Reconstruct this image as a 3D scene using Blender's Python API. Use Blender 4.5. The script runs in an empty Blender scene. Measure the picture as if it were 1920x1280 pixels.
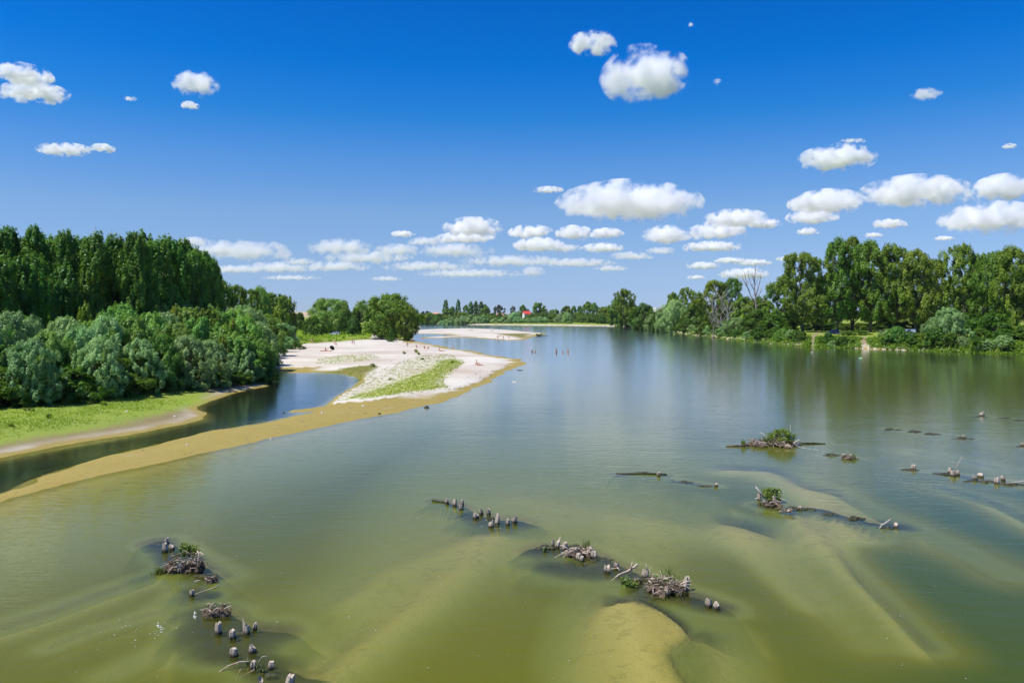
import bpy, bmesh, math, random
import numpy as np
from mathutils import Vector, Matrix, noise

# ------------------------------------------------------------------ camera, sky, sun, exposure
sc = bpy.context.scene
COL = sc.collection
R = math.radians
EYE = 10.0                       # the photograph was taken from a bridge deck about 10 m above the river
FOC = 28.0 / 36.0 * 1920.0       # focal length in pixels of the 1920 px wide photograph
HZ = 591.0                       # its horizon line

cam = bpy.data.objects.new('camera', bpy.data.cameras.new('camera'))
COL.objects.link(cam)
cam.location = (0, 0, EYE)
cam.rotation_euler = (R(90), 0, 0)
cam.data.sensor_width = 36
cam.data.lens = 28
cam.data.shift_y = -49 / 1920
cam.data.clip_start = 0.5
cam.data.clip_end = 120000
sc.camera = cam

SUN_EL, SUN_AZ = 60.0, -112.0    # high summer sun, from the left and a little behind the bridge
w = bpy.data.worlds.new("World")
sc.world = w
w.use_nodes = True
nt = w.node_tree
bg = nt.nodes['Background']
sky = nt.nodes.new('ShaderNodeTexSky')
sky.sky_type = 'NISHITA'
sky.sun_disc = False
sky.sun_elevation = R(SUN_EL)
sky.sun_rotation = R(SUN_AZ)
sky.air_density = 1.0
sky.dust_density = 0.0
sky.ozone_density = 6.0
hs = nt.nodes.new('ShaderNodeHueSaturation')
hs.inputs['Saturation'].default_value = 1.0
# the colour of the clear air: deep blue overhead, lavender-white low down, the same all the way round
tc = nt.nodes.new('ShaderNodeTexCoord')
sx = nt.nodes.new('ShaderNodeSeparateXYZ')
rp = nt.nodes.new('ShaderNodeValToRGB')
mx = nt.nodes.new('ShaderNodeMix')
mx.data_type = 'RGBA'
mx.blend_type = 'MULTIPLY'
mx.inputs[0].default_value = 1.0
e = rp.color_ramp.elements
e[0].position, e[0].color = 0.0, (0.40, 0.56, 1.03, 1)
e[1].position, e[1].color = 1.0, (0.20, 0.55, 1.05, 1)
SKY_STOPS = [(0.021, (0.45, 0.57, 0.97, 1)), (0.061, (0.56, 0.63, 0.88, 1)), (0.127, (0.60, 0.71, 0.90, 1)), (0.191, (0.36, 0.68, 1.0, 1)), (0.24, (0.11, 0.61, 1.04, 1)), (0.30, (0.01, 0.54, 1.12, 1)), (0.40, (0.005, 0.46, 1.10, 1))]
for p_, c_ in SKY_STOPS:
    k = rp.color_ramp.elements.new(p_)
    k.color = c_
nt.links.new(tc.outputs['Generated'], sx.inputs[0])
nt.links.new(sx.outputs['Z'], rp.inputs[0])
nt.links.new(sky.outputs[0], hs.inputs['Color'])
nt.links.new(hs.outputs[0], mx.inputs[6])
nt.links.new(rp.outputs[0], mx.inputs[7])
nt.links.new(mx.outputs[2], bg.inputs[0])
bg.inputs[1].default_value = 0.11

sun = bpy.data.objects.new('sun', bpy.data.lights.new('sun', 'SUN'))
COL.objects.link(sun)
sun.data.energy = 5.0
sun.data.angle = R(0.5)
sun.data.color = (1.0, 0.95, 0.87)
sd = Vector((math.sin(R(SUN_AZ)) * math.cos(R(SUN_EL)), math.cos(R(SUN_AZ)) * math.cos(R(SUN_EL)), math.sin(R(SUN_EL))))
sun.rotation_euler = sd.to_track_quat('Z', 'Y').to_euler()

sc.view_settings.view_transform = 'Standard'
sc.view_settings.look = 'None'
sc.view_settings.exposure = 0.25
sc.view_settings.gamma = 1.0
sc.view_settings.use_curve_mapping = False
cy = sc.cycles
cy.volume_bounces = 14
cy.max_bounces = 16
cy.diffuse_bounces = 3
cy.glossy_bounces = 3
cy.transparent_max_bounces = 24
cy.use_denoising = True
cy.caustics_reflective = False
cy.caustics_refractive = False


# ------------------------------------------------------------------ helpers
def at(px, py, z=0.0):
    """Point of the place at height z that the photograph shows at pixel (px, py)."""
    y = (EYE - z) * FOC / (py - HZ)
    return ((px - 960.0) / FOC * y, y)


def hgt(py, y):
    """Height above the river of what shows at row py when it stands y metres away."""
    return EYE + (HZ - py) / FOC * y


def xat(px, y):
    return (px - 960.0) / FOC * y


def W(pts, z=0.0):
    return np.array([at(a, b, z) for a, b in pts])


_lat = {}


def vnoise(x, y, seed):
    if seed not in _lat:
        _lat[seed] = np.random.default_rng(seed).random((256, 256))
    g = _lat[seed]
    xi = np.floor(x).astype(int)
    yi = np.floor(y).astype(int)
    fx = x - xi
    fy = y - yi
    fx = fx * fx * (3 - 2 * fx)
    fy = fy * fy * (3 - 2 * fy)
    a = g[xi & 255, yi & 255]
    b = g[(xi + 1) & 255, yi & 255]
    c = g[xi & 255, (yi + 1) & 255]
    d = g[(xi + 1) & 255, (yi + 1) & 255]
    return (a * (1 - fx) + b * fx) * (1 - fy) + (c * (1 - fx) + d * fx) * fy


def fbm(x, y, s, seed, octv=4):
    t = np.zeros_like(x, dtype=float)
    am, tot = 1.0, 0.0
    for k in range(octv):
        t += am * (vnoise(x / s, y / s, seed + k) - 0.5)
        tot += am
        am *= 0.55
        s *= 0.47
    return t / tot * 2


def sstep(a, b, x):
    t = np.clip((x - a) / (b - a), 0, 1)
    return t * t * (3 - 2 * t)


def segdist(X, Y, P, closed):
    d = np.full(X.shape, 1e18)
    n = len(P)
    for i in range(n if closed else n - 1):
        ax, ay = P[i]
        bx, by = P[(i + 1) % n]
        vx, vy = bx - ax, by - ay
        t = np.clip(((X - ax) * vx + (Y - ay) * vy) / (vx * vx + vy * vy + 1e-12), 0, 1)
        d = np.minimum(d, (X - ax - t * vx) ** 2 + (Y - ay - t * vy) ** 2)
    return np.sqrt(d)


def sdist(X, Y, P):
    """Signed distance to polygon P, positive inside."""
    d = segdist(X, Y, P, True)
    ins = np.zeros(X.shape, bool)
    n = len(P)
    for i in range(n):
        ax, ay = P[i]
        bx, by = P[(i + 1) % n]
        if ay == by:
            continue
        c = ((ay > Y) != (by > Y)) & (X < (bx - ax) * (Y - ay) / (by - ay) + ax)
        ins ^= c
    return np.where(ins, d, -d)


def mesh_np(name, V, F, mat, attrs=None, face_attrs=None, smooth=False):
    """One mesh from numpy arrays: V (n,3), F (m,3 or 4)."""
    V = np.ascontiguousarray(V, dtype=np.float32)
    F = np.ascontiguousarray(F, dtype=np.int32)
    me = bpy.data.meshes.new(name)
    me.vertices.add(len(V))
    me.vertices.foreach_set('co', V.ravel())
    k = F.shape[1]
    me.loops.add(F.size)
    me.loops.foreach_set('vertex_index', F.ravel())
    me.polygons.add(len(F))
    me.polygons.foreach_set('loop_start', np.arange(0, F.size, k, dtype=np.int32))
    me.polygons.foreach_set('loop_total', np.full(len(F), k, dtype=np.int32))
    if smooth:
        me.polygons.foreach_set('use_smooth', np.ones(len(F), dtype=bool))
    for a, v in (attrs or {}).items():
        me.attributes.new(a, 'FLOAT', 'POINT').data.foreach_set('value', np.ascontiguousarray(v, dtype=np.float32))
    for a, v in (face_attrs or {}).items():
        me.attributes.new(a, 'FLOAT', 'FACE').data.foreach_set('value', np.ascontiguousarray(v, dtype=np.float32))
    if mat is not None:
        for m_ in (mat if isinstance(mat, (list, tuple)) else [mat]):
            me.materials.append(m_)
    me.update(calc_edges=True)
    return me


class MB:
    """Collects tubes, boxes and lumps; mesh(name, mat) makes ONE mesh of them."""

    def __init__(self):
        self.v, self.f, self.mi = [], [], []
        self.m = 0

    def add(self, V, F):
        o = len(self.v)
        self.v += [tuple(p) for p in V]
        self.f += [tuple(i + o for i in q) for q in F]
        self.mi += [self.m] * len(F)

    def tube(self, pts, rad, n=7, cap=True, rough=0.0, rng=None):
        pts = [Vector(p) for p in pts]
        V, F = [], []
        ref = Vector((0.31, 0.17, 0.93))
        for i, p in enumerate(pts):
            t = (pts[min(i + 1, len(pts) - 1)] - pts[max(i - 1, 0)]).normalized()
            u = t.cross(ref)
            if u.length < 0.1:
                u = t.cross(Vector((1, 0, 0)))
            u.normalize()
            b = t.cross(u)
            for k in range(n):
                a = 2 * math.pi * k / n
                rr = rad[i] * (1 + (rng.uniform(-rough, rough) if rough else 0))
                V.append(p + (u * math.cos(a) + b * math.sin(a)) * rr)
        for i in range(len(pts) - 1):
            for k in range(n):
                F.append((i * n + k, i * n + (k + 1) % n, (i + 1) * n + (k + 1) % n, (i + 1) * n + k))
        if cap:
            F.append(tuple(range(n - 1, -1, -1)))
            F.append(tuple((len(pts) - 1) * n + k for k in range(n)))
        self.add(V, F)

    def box(self, x0, x1, y0, y1, z0, z1):
        V = [(x, y, z) for z in (z0, z1) for y in (y0, y1) for x in (x0, x1)]
        self.add(V, [(0, 2, 3, 1), (4, 5, 7, 6), (0, 1, 5, 4), (2, 6, 7, 3), (0, 4, 6, 2), (1, 3, 7, 5)])

    def lump(self, c, r, rng, sub=2, am=0.3):
        bm = bmesh.new()
        bmesh.ops.create_icosphere(bm, subdivisions=sub, radius=1)
        o = Vector((rng.uniform(-50, 50), rng.uniform(-50, 50), rng.uniform(-50, 50)))
        V = []
        for v in bm.verts:
            k = 1 + am * noise.fractal(v.co * 1.4 + o, 0.8, 2.0, 4)
            V.append((c[0] + v.co.x * r[0] * k, c[1] + v.co.y * r[1] * k, c[2] + v.co.z * r[2] * k))
        self.add(V, [[q.index for q in f.verts] for f in bm.faces])
        bm.free()

    def mesh(self, name, mat, smooth=False):
        me = bpy.data.meshes.new(name)
        me.from_pydata(self.v, [], self.f)
        for m_ in (mat if isinstance(mat, (list, tuple)) else [mat]):
            me.materials.append(m_)
        if any(self.mi):
            me.polygons.foreach_set('material_index', self.mi)
        if smooth:
            me.polygons.foreach_set('use_smooth', [True] * len(me.polygons))
        me.update()
        return me


def tag(o, label=None, cat=None, group=None, kind=None):
    if label:
        o['label'] = label
    if cat:
        o['category'] = cat
    if group:
        o['group'] = group
    if kind:
        o['kind'] = kind
    return o


def link(name, me, parent=None, loc=(0, 0, 0), rz=0.0, scale=(1, 1, 1)):
    o = bpy.data.objects.new(name, me)
    COL.objects.link(o)
    o.location = loc
    o.rotation_euler = (0, 0, rz)
    o.scale = scale
    if parent is not None:
        o.parent = parent
    return o


def thing(name, label, cat, loc=(0, 0, 0), rz=0.0, group=None, scale=(1, 1, 1)):
    return tag(link(name, None, None, loc, rz, scale), label, cat, group)


# ------------------------------------------------------------------ material helpers
def newmat(name):
    m = bpy.data.materials.new(name)
    m.use_nodes = True
    n = m.node_tree
    n.nodes.clear()
    out = n.nodes.new('ShaderNodeOutputMaterial')
    return m, n, out


class NB:
    def __init__(self, n):
        self.n = n

    def __call__(self, t, ins=None, **kw):
        nd = self.n.nodes.new('ShaderNode' + t)
        for k, v in kw.items():
            setattr(nd, k, v)
        for k, v in (ins or {}).items():
            s = nd.inputs[k]
            if hasattr(v, 'is_output') or isinstance(v, bpy.types.NodeSocket):
                self.n.links.new(v, s)
            else:
                s.default_value = v
        return nd

    def mix(self, fac, a, b, mode='MIX'):
        nd = self.n.nodes.new('ShaderNodeMix')
        nd.data_type = 'RGBA'
        nd.blend_type = mode
        for i, v in ((0, fac), (6, a), (7, b)):
            if isinstance(v, bpy.types.NodeSocket):
                self.n.links.new(v, nd.inputs[i])
            elif i and len(v) == 3:
                nd.inputs[i].default_value = (*v, 1)
            else:
                nd.inputs[i].default_value = v
        return nd.outputs[2]

    def math(self, op, a, b=0.5, clamp=False):
        nd = self.n.nodes.new('ShaderNodeMath')
        nd.operation = op
        nd.use_clamp = clamp
        for i, v in ((0, a), (1, b)):
            if isinstance(v, bpy.types.NodeSocket):
                self.n.links.new(v, nd.inputs[i])
            else:
                nd.inputs[i].default_value = v
        return nd.outputs[0]

    def attr(self, name):
        return self('Attribute', attribute_name=name).outputs['Fac']

    def noise(self, scale, detail=4, rough=0.55, vec=None):
        nd = self('TexNoise', {'Scale': scale, 'Detail': detail, 'Roughness': rough})
        if vec is not None:
            self.n.links.new(vec, nd.inputs['Vector'])
        return nd.outputs['Fac']

    def mask(self, wgt, nz, amp=1.0, soft=0.25):
        """0..1 mask: weight disturbed by a noise, with a soft threshold at 0.5."""
        t = self.math('MULTIPLY', self.math('SUBTRACT', nz, 0.5), amp)
        t = self.math('ADD', wgt, t)
        t = self.math('DIVIDE', self.math('SUBTRACT', t, 0.5), soft)
        return self.math('ADD', t, 0.5, clamp=True)


def leaf_mat(name, col, col2, trans=0.35, gloss=0.04, var=0.25):
    m, n, out = newmat(name)
    N = NB(n)
    t = N.attr('tint')
    oi = N('ObjectInfo').outputs['Random']
    c = N.mix(t, col, col2)
    v = N.math('ADD', N.math('MULTIPLY', oi, var), 1 - var / 2)
    c = N.mix(1.0, c, (1, 1, 1), 'MULTIPLY')
    hsv = N('HueSaturation', {'Color': c, 'Value': v, 'Hue': N.math('ADD', N.math('MULTIPLY', N.math('FRACT', N.math('MULTIPLY', oi, 7.0)), 0.045), 0.475)}).outputs[0]
    d = N('BsdfDiffuse', {'Color': hsv}).outputs[0]
    tl = N('BsdfTranslucent', {'Color': N.mix(0.35, hsv, (0.20, 0.30, 0.02))}).outputs[0]
    s = N('MixShader', {0: trans, 1: d, 2: tl}).outputs[0]
    g = N('BsdfGlossy', {'Color': (0.8, 0.9, 1, 1), 'Roughness': 0.45}).outputs[0]
    s = N('MixShader', {0: gloss, 1: s, 2: g}).outputs[0]
    n.links.new(s, out.inputs['Surface'])
    return m


def rough_mat(name, c1, c2, scale=6.0, rough=0.85, bump=0.3, stretch=(1, 1, 1), var=0.15, coat=None):
    m, n, out = newmat(name)
    N = NB(n)
    g = N('TexCoord').outputs['Object']
    mp = N('Mapping', {'Vector': g, 'Scale': stretch}).outputs[0]
    nz = N.noise(scale, 5, 0.6, mp)
    oi = N('ObjectInfo').outputs['Random']
    c = N.mix(N.math('ADD', N.math('MULTIPLY', N.math('SUBTRACT', nz, 0.5), 2.2), 0.5, clamp=True), c1, c2)
    c = N('HueSaturation', {'Color': c, 'Value': N.math('ADD', N.math('MULTIPLY', oi, var), 1 - var / 2)}).outputs[0]
    b = N('Bump', {'Height': nz, 'Strength': bump, 'Distance': 0.05}).outputs[0]
    p = N('BsdfPrincipled', {'Base Color': c, 'Roughness': rough, 'Normal': b})
    n.links.new(p.outputs[0], out.inputs['Surface'])
    return m


def plain_mat(name, col, rough=0.6, metal=0.0, spec=0.5):
    m, n, out = newmat(name)
    N = NB(n)
    nz = N.noise(9.0, 3)
    c = N.mix(N.math('MULTIPLY', nz, 0.25), col, tuple(x * 0.8 for x in col))
    p = N('BsdfPrincipled', {'Base Color': c, 'Roughness': rough, 'Metallic': metal, 'Specular IOR Level': spec})
    n.links.new(p.outputs[0], out.inputs['Surface'])
    return m


# ------------------------------------------------------------------ the lie of the land
FAR = 40000.0
P_SAND = np.vstack([W([(-500, 1075), (-150, 986), (0, 940), (60, 924), (130, 906), (190, 892), (250, 879), (330, 861), (440, 838), (520, 820), (600, 801),
                       (650, 792), (690, 786), (720, 779), (748, 775), (760, 770), (800, 758), (830, 753), (860, 743), (900, 724), (918, 716), (935, 705), (948, 700), (960, 693),
                       (985, 682), (978, 674), (950, 669), (930, 667), (905, 662), (870, 656), (848, 654), (835, 650), (810, 645.5), (786, 641), (772, 636), (768, 630), (772, 622),
                       (786, 612), (760, 608)]),
                    [[-400, 900], [-420, 300]],
                    W([(440, 690), (505, 699.5), (545, 699.5), (600, 698.5), (645, 702), (668, 708), (672, 712), (664, 719), (655, 726), (640, 738),
                       (622, 750), (612, 759), (600, 766), (570, 776), (540, 783), (500, 791), (440, 801), (400, 806), (370, 813), (300, 833), (240, 846), (200, 852), (150, 869),
                       (90, 888), (75, 894), (60, 906), (0, 926), (-150, 966), (-500, 1040)])])
P_POND = W([(-500, 1035), (0, 924), (90, 886), (240, 843), (440, 798), (560, 776), (545, 771), (600, 760), (680, 712), (640, 700), (505, 697), (430, 735), (370, 760), (385, 786), (240, 820), (0, 862), (-500, 930)])
P_POOLBAR = W([(545, 771), (560, 767), (585, 765), (606, 762), (604, 767), (580, 771)])
P_LEFT = np.vstack([W([(-500, 925), (-150, 886), (0, 860), (100, 838), (170, 826), (240, 816), (300, 803), (350, 794), (380, 785), (392, 774), (372, 764), (392, 752), (430, 739),
                       (470, 730), (502, 722), (508, 712), (505, 699.5), (440, 690)]),
                    [[-90, 300], [-420, 300], [-900, 150], [-600, 10]]])
P_GRASS = W([(-500, 870), (-150, 850), (0, 838), (60, 826), (140, 815), (220, 800), (290, 783), (330, 771), (362, 757), (378, 740), (345, 735),
             (250, 750), (100, 775), (0, 787), (-500, 810)])
P_MEADOW = np.vstack([W([(474, 672), (500, 667), (530, 658), (558, 651), (580, 648.5), (610, 647), (650, 643.5), (690, 640), (730, 637.5), (760, 636.5), (768, 632), (772, 623), (787, 612), (760, 608)]),
                      [[-400, 900], [-900, 1500], [-900, 200], [-160, 200]]])
P_PATH = W([(690, 630), (712, 627), (725, 634), (718, 642), (700, 641)], 1.0)
P_PLAT = W([(505, 692), (560, 694), (610, 692), (655, 699), (680, 706), (684, 712), (668, 724), (650, 736), (624, 754), (618, 761), (640, 759), (700, 755), (760, 748), (800, 743), (845, 737), (880, 724), (905, 712), (935, 696), (950, 684),
            (930, 674), (880, 664), (820, 655), (760, 645), (740, 634), (690, 634), (640, 638), (560, 646), (480, 664)])
P_LUSH = W([(650, 752), (690, 742), (740, 724), (790, 707), (815, 697), (828, 683), (850, 679), (872, 685), (858, 694), (842, 703), (832, 714), (830, 724), (842, 730),
            (800, 738), (740, 747), (700, 752)])
P_SPARSE = W([(622, 757), (660, 728), (700, 703), (735, 690), (790, 672), (840, 668), (872, 683), (830, 724), (842, 735), (760, 747), (690, 755)])
P_WEEDS = W([(592, 688), (598, 678), (640, 672), (700, 671), (712, 677), (690, 684), (650, 686), (615, 690)])
P_OLIVE = W([(600, 699), (650, 694), (700, 690), (712, 694), (690, 706), (676, 716), (665, 708), (645, 702)])
P_FLATS = W([(770, 642), (840, 640), (880, 650), (900, 661), (930, 670), (880, 668), (820, 655)])
P_ISLE = W([(752, 621), (775, 618.5), (810, 617), (850, 616), (900, 616), (950, 618), (985, 621.5), (1024, 624.5), (1010, 628.5), (994, 633.5), (975, 638), (940, 637.4), (905, 634.5),
            (868, 632), (835, 633.2), (795, 634.2), (792, 632), (830, 630.5), (850, 629), (838, 627), (805, 625.5), (765, 625)])
P_LANDA = W([(1611, 656), (1613, 645), (1619, 641), (1632, 648), (1636, 656)], 1.0)
P_LANDB = W([(1516, 650), (1520, 640), (1535, 630), (1540, 632), (1528, 646)], 1.0)
P_ISLEWET = W([(930, 627), (1000, 626), (994, 633), (976, 635), (930, 629)])
P_FARBANK = np.vstack([[[-900, 960], [-330, 950]], W([(740, 607.3), (790, 607.4), (850, 608.2), (900, 609.2), (960, 609.8), (1050, 610.6), (1100, 611.2), (1150, 611.8), (1180, 614), (1200, 615.5), (1250, 621),
                                                       (1300, 628), (1350, 634), (1400, 639.5), (1450, 644), (1500, 648.5), (1550, 651), (1600, 652.5), (1700, 656), (1800, 660), (1900, 663.5),
                                                       (2000, 667), (2200, 675), (2600, 690)]),
                       [[900, 120], [FAR, 400], [FAR, FAR], [-FAR, FAR], [-FAR, 960]]])
P_BLOB = W([(1120, 1150), (1150, 1128), (1200, 1120), (1243, 1142), (1272, 1162), (1290, 1190), (1275, 1203), (1258, 1212), (1252, 1226), (1264, 1252), (1290, 1278), (1330, 1340), (1100, 1340),
            (1080, 1230)])
P_ALGAE = W([(1290, 1192), (1320, 1190), (1330, 1230), (1330, 1290), (1300, 1290), (1262, 1252), (1252, 1226), (1262, 1212)])
# sand ridges under the water: (line, half width in metres, height of the crest)
SHOALS = [
    (W([(950, 985), (880, 1050), (790, 1120), (690, 1190), (600, 1270)]), 1.3, -0.36),
    (W([(880, 1010), (760, 1050), (650, 1120)]), 1.7, -0.46),
    (W([(980, 925), (1120, 955), (1260, 975), (1400, 1000)]), 3.0, -0.50),
    (W([(1380, 880), (1440, 882), (1500, 910), (1560, 960), (1610, 1005)]), 1.9, -0.27),
    (W([(1480, 955), (1550, 1025), (1610, 1085), (1680, 1150), (1745, 1215)]), 1.05, -0.42),
    (W([(1400, 975), (1480, 1060), (1560, 1140), (1620, 1210)]), 1.3, -1.05),
    (W([(1320, 930), (1420, 1040), (1520, 1130)]), 0.9, -0.95),
    (W([(1560, 920), (1650, 960), (1760, 1010), (1900, 1080)]), 1.5, -0.66),
    (W([(1720, 850), (1830, 868), (1980, 905)]), 1.9, -0.38),
    (W([(1760, 912), (1850, 938), (1980, 1000)]), 1.5, -0.34),
    (W([(1440, 662), (1550, 667), (1700, 678), (1950, 700)]), 9.0, -0.55),
    (W([(1840, 672.5), (1900, 675), (1960, 678)]), 2.2, 0.02),
    (W([(1640, 671), (1760, 677), (1900, 685)]), 1.6, -0.35),
    (W([(-40, 1190), (90, 1150), (220, 1100), (320, 1065)]), 0.9, -0.36),
    (W([(90, 1215), (180, 1180), (280, 1150)]), 0.5, -0.42),
    (W([(200, 1270), (300, 1220), (420, 1160)]), 0.6, -0.55),
    (W([(1130, 1300), (1150, 1220), (1180, 1160), (1200, 1110)]), 0.7, -0.24),
    (W([(1060, 800), (1250, 860), (1400, 870)]), 5.0, -0.75),
]
# low mounds of weed-grown debris round the pile rows, just under the surface: (line, half width, top)
MOUNDS = [
    (W([(300, 1014), (340, 1050), (385, 1085)]), 0.95, -0.10),
    (W([(395, 1150), (420, 1180), (470, 1185), (510, 1190)]), 0.95, -0.22),
    (W([(430, 1225), (470, 1245), (500, 1262), (545, 1290)]), 0.85, -0.25),
    (W([(355, 1112), (385, 1120)]), 0.6, -0.30),
    (W([(812, 939), (845, 944), (870, 952)]), 0.55, -0.08),
    (W([(890, 968), (925, 976), (965, 978)]), 1.0, -0.25),
    (W([(1012, 1028), (1050, 1030), (1100, 1036), (1150, 1060)]), 0.75, -0.06),
    (W([(1050, 1062), (1090, 1070)]), 0.85, -0.25),
    (W([(1140, 1070), (1200, 1085), (1250, 1110), (1300, 1118), (1345, 1135)]), 0.75, -0.12),
    (W([(1160, 889), (1215, 886), (1250, 891)]), 0.50, -0.05),
    (W([(1275, 902), (1340, 911)]), 0.50, -0.06),
    (W([(1370, 836), (1430, 836), (1490, 832), (1545, 831)]), 0.6, -0.02),
    (W([(1430, 945), (1470, 955), (1520, 951), (1600, 972), (1680, 986)]), 0.55, -0.10),
    (W([(1545, 853), (1620, 861)]), 0.5, -0.04),
    (W([(1662, 804), (1730, 812), (1812, 820)]), 0.6, -0.05),
    (W([(1695, 879), (1720, 882)]), 0.4, -0.05),
    (W([(1762, 886), (1830, 898), (1940, 909)]), 0.8, -0.05),
    (W([(1825, 779), (1845, 779)]), 0.5, -0.05),
    (W([(1870, 782), (1930, 788)]), 0.4, -0.02),
    (W([(1905, 834), (1935, 835)]), 0.5, -0.05),
]


def land(X, Y, want=False):
    """Height of the ground at X, Y (numpy arrays) and, if wanted, what grows or lies there."""
    X = np.asarray(X, float)
    Y = np.asarray(Y, float)
    wob = np.clip(Y / 120.0, 0.25, 2.2)
    qx = X + fbm(X, Y, 7.0, 11) * 0.9 * wob
    qy = Y + fbm(X, Y, 7.0, 31) * 1.6 * wob
    n1 = fbm(X, Y, 3.0, 51)
    n2 = fbm(X, Y, 14.0, 71)
    z = -1.30 + 0.5 * sstep(27, 38, Y) * sstep(88, 66, Y) * sstep(16, 8, X) * sstep(-15, -5, X) - 0.85 * sstep(-5, -14, X) * sstep(27, 36, Y) * sstep(110, 80, Y) - 1.35 * sstep(4.5, 14, X) * sstep(64, 34, Y)
    z0_ = z.copy()
    keep_ = np.ones(X.shape)
    for L, wd, top in SHOALS:
        d = segdist(qx, qy, L, False)
        wl = wd * (1 + 0.35 * n2)
        if top > 0:
            z = np.maximum(z, z0_ + (top - z0_) * np.exp(-(d / wl) ** 2))
        else:
            keep_ = keep_ * (1 - np.clip((top - z0_) / (0 - z0_), 0, 1) * np.exp(-(d / wl) ** 2))
    z = np.maximum(z, np.minimum(z0_ * keep_, -0.16))
    dm = np.full(X.shape, 0.0)
    near = Y < 130
    for L, wd, top in MOUNDS:
        d = segdist(X + 0.25 * n1, Y + 0.5 * n1, L, False)
        k = np.exp(-(d / (1.45 * wd * (1 + 0.5 * n1 + 0.25 * fbm(X, Y, 0.9, 91)))) ** 3)
        tz_ = np.minimum(top, -0.06) * 0.28 - 0.035 + 0.03 * n1
        dm = np.maximum(dm, np.where(tz_ > z - 0.15, k, 0))
        z = np.maximum(z, z + (tz_ - z) * k)
    db = sdist(qx, qy, P_BLOB)
    xc = at(1290, 1200)[0]
    zb = np.where(db > 0, -0.045 - 0.055 * np.maximum(0, xc - X - 0.9) - 0.02 * n1, -0.05 + (1.3 - 1.0 * sstep(xc - 1.0, xc - 2.4, X)) * db)
    zb = np.where(X < xc - 1.7, np.minimum(zb, -0.09 - 0.19 * np.maximum(0, xc - 1.7 - X) + 0.35 * np.minimum(db, 0)), zb)
    z = np.maximum(z, zb)
    da = sdist(X + 0.35 * n1, Y + 0.7 * n1, P_ALGAE)
    z = np.maximum(z, np.where(da > -2, -0.26 + 0.55 * np.minimum(da, 0) - 0.03 * n1, -3))

    ds = sdist(qx, qy, P_SAND)
    zs = np.where(ds > 0, 0.62 * (1 - np.exp(-ds / 11.0)) + 0.03 * n1, 0.09 * ds)
    dp = sdist(qx, qy, P_PLAT)
    zs = zs + np.where(ds > 0, 0.22 * sstep(-0.3, 0.5, dp), 0)
    z = np.maximum(z, zs)
    dpb = sdist(qx, qy, P_POOLBAR)
    z = np.maximum(z, np.where(dpb > 0, 0.05, 0.1 * dpb))
    dl = sdist(qx, qy, P_LEFT)
    z = np.maximum(z, np.where(dl > 0, 1.6 * (1 - np.exp(-dl / 16.0)) + 0.04 * n1, 0.10 * dl))
    dme = sdist(qx, qy, P_MEADOW)
    z = np.maximum(z, np.where(dme > 0, 0.45 + 1.25 * sstep(0, 6, dme) + 0.25 * n2 * sstep(0, 8, dme), -3))
    di = sdist(qx, qy, P_ISLE)
    z = np.maximum(z, np.where(di > 0, 0.5 * (1 - np.exp(-di / 7.0)), 0.03 * di))
    df = sdist(qx, qy, P_FARBANK)
    right = sstep(60, 90, X) * sstep(760, 600, Y)
    zf = np.where(df > 0, (1.9 + 1.3 * right) * (1 - np.exp(-df / (16.0 - 12.5 * right))) + 0.2 * n2 * sstep(0, 15, df), (0.06 + 0.2 * right) * df)
    zf = zf + 5.0 * sstep(905, 1010, Y) * (df > 0)
    z = np.maximum(z, zf)
    dpo = sdist(X, Y, P_POND)
    z = np.where((z < 0.02) & (dpo > 0), np.minimum(z, np.maximum(z * 4.0, -1.1)), z)
    z = z + 0.02 * n1
    if not want:
        return z
    A = {}
    grass = np.zeros(X.shape)
    dg = sdist(qx, qy, P_GRASS)
    grass = np.maximum(grass, 1.0 * sstep(-5.0, 3.5, dg))
    grass = np.maximum(grass, sstep(12, 20, dl))
    grass = np.maximum(grass, sstep(0.0, 2.5, dme) * 1.1 - 0.8 * sstep(-0.5, 1.0, sdist(qx, qy, P_PATH)))
    grass = np.maximum(grass, np.where(df > 0, sstep(6 - 5.6 * right, 14 - 12 * right, df) * 1.05, 0))
    grass = grass - 1.1 * sstep(-0.8, 1.4, sdist(X + 0.9 * n1, Y + 2.5 * n1, P_LANDA)) - 1.1 * sstep(-0.8, 1.4, sdist(X + 0.9 * n1, Y + 2.5 * n1, P_LANDB))
    A['grass'] = np.clip(grass, 0, 1.2)
    A['lush'] = np.clip(0.62 * sstep(-4.5, 5.0, sdist(qx, qy, P_LUSH)) + 0.27 * sstep(-1, 3, sdist(qx, qy, P_SPARSE)) + 0.36 * sstep(-2, 2, sdist(qx, qy, P_WEEDS)), 0, 1)
    wet = sstep(0.27, 0.05, z + 0.08 * n1)
    spit = sstep(-34, -37, X) + sstep(98, 92, Y)
    wet = np.maximum(wet, np.where((ds > 0) & (dp < 0.3), 0.22 + 0.70 * np.clip(spit, 0, 1) + 0.12 * n2, 0) * sstep(0.9, 0.5, z))
    wet = np.maximum(wet, 0.9 * sstep(-1, 2, sdist(qx, qy, P_OLIVE)))
    wet = np.maximum(wet, 0.55 * sstep(-2, 6, sdist(qx, qy, P_FLATS)))
    wet = np.maximum(wet, 0.9 * sstep(-2, 6, sdist(qx, qy, P_ISLEWET)))
    wet = wet * (1 - 0.75 * sstep(0, 3, dl) * sstep(2, -2, ds))
    A['wet'] = np.clip(wet, 0, 1)
    A['olive'] = np.clip(sstep(-1, 2, sdist(qx, qy, P_OLIVE)) + sstep(-2, 6, sdist(qx, qy, P_ISLEWET)), 0, 1)
    A['mud'] = np.clip(sstep(0, 3, dl) * sstep(2, -2, ds) + 0.9 * right * sstep(0, 2, df), 0, 1)
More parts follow.
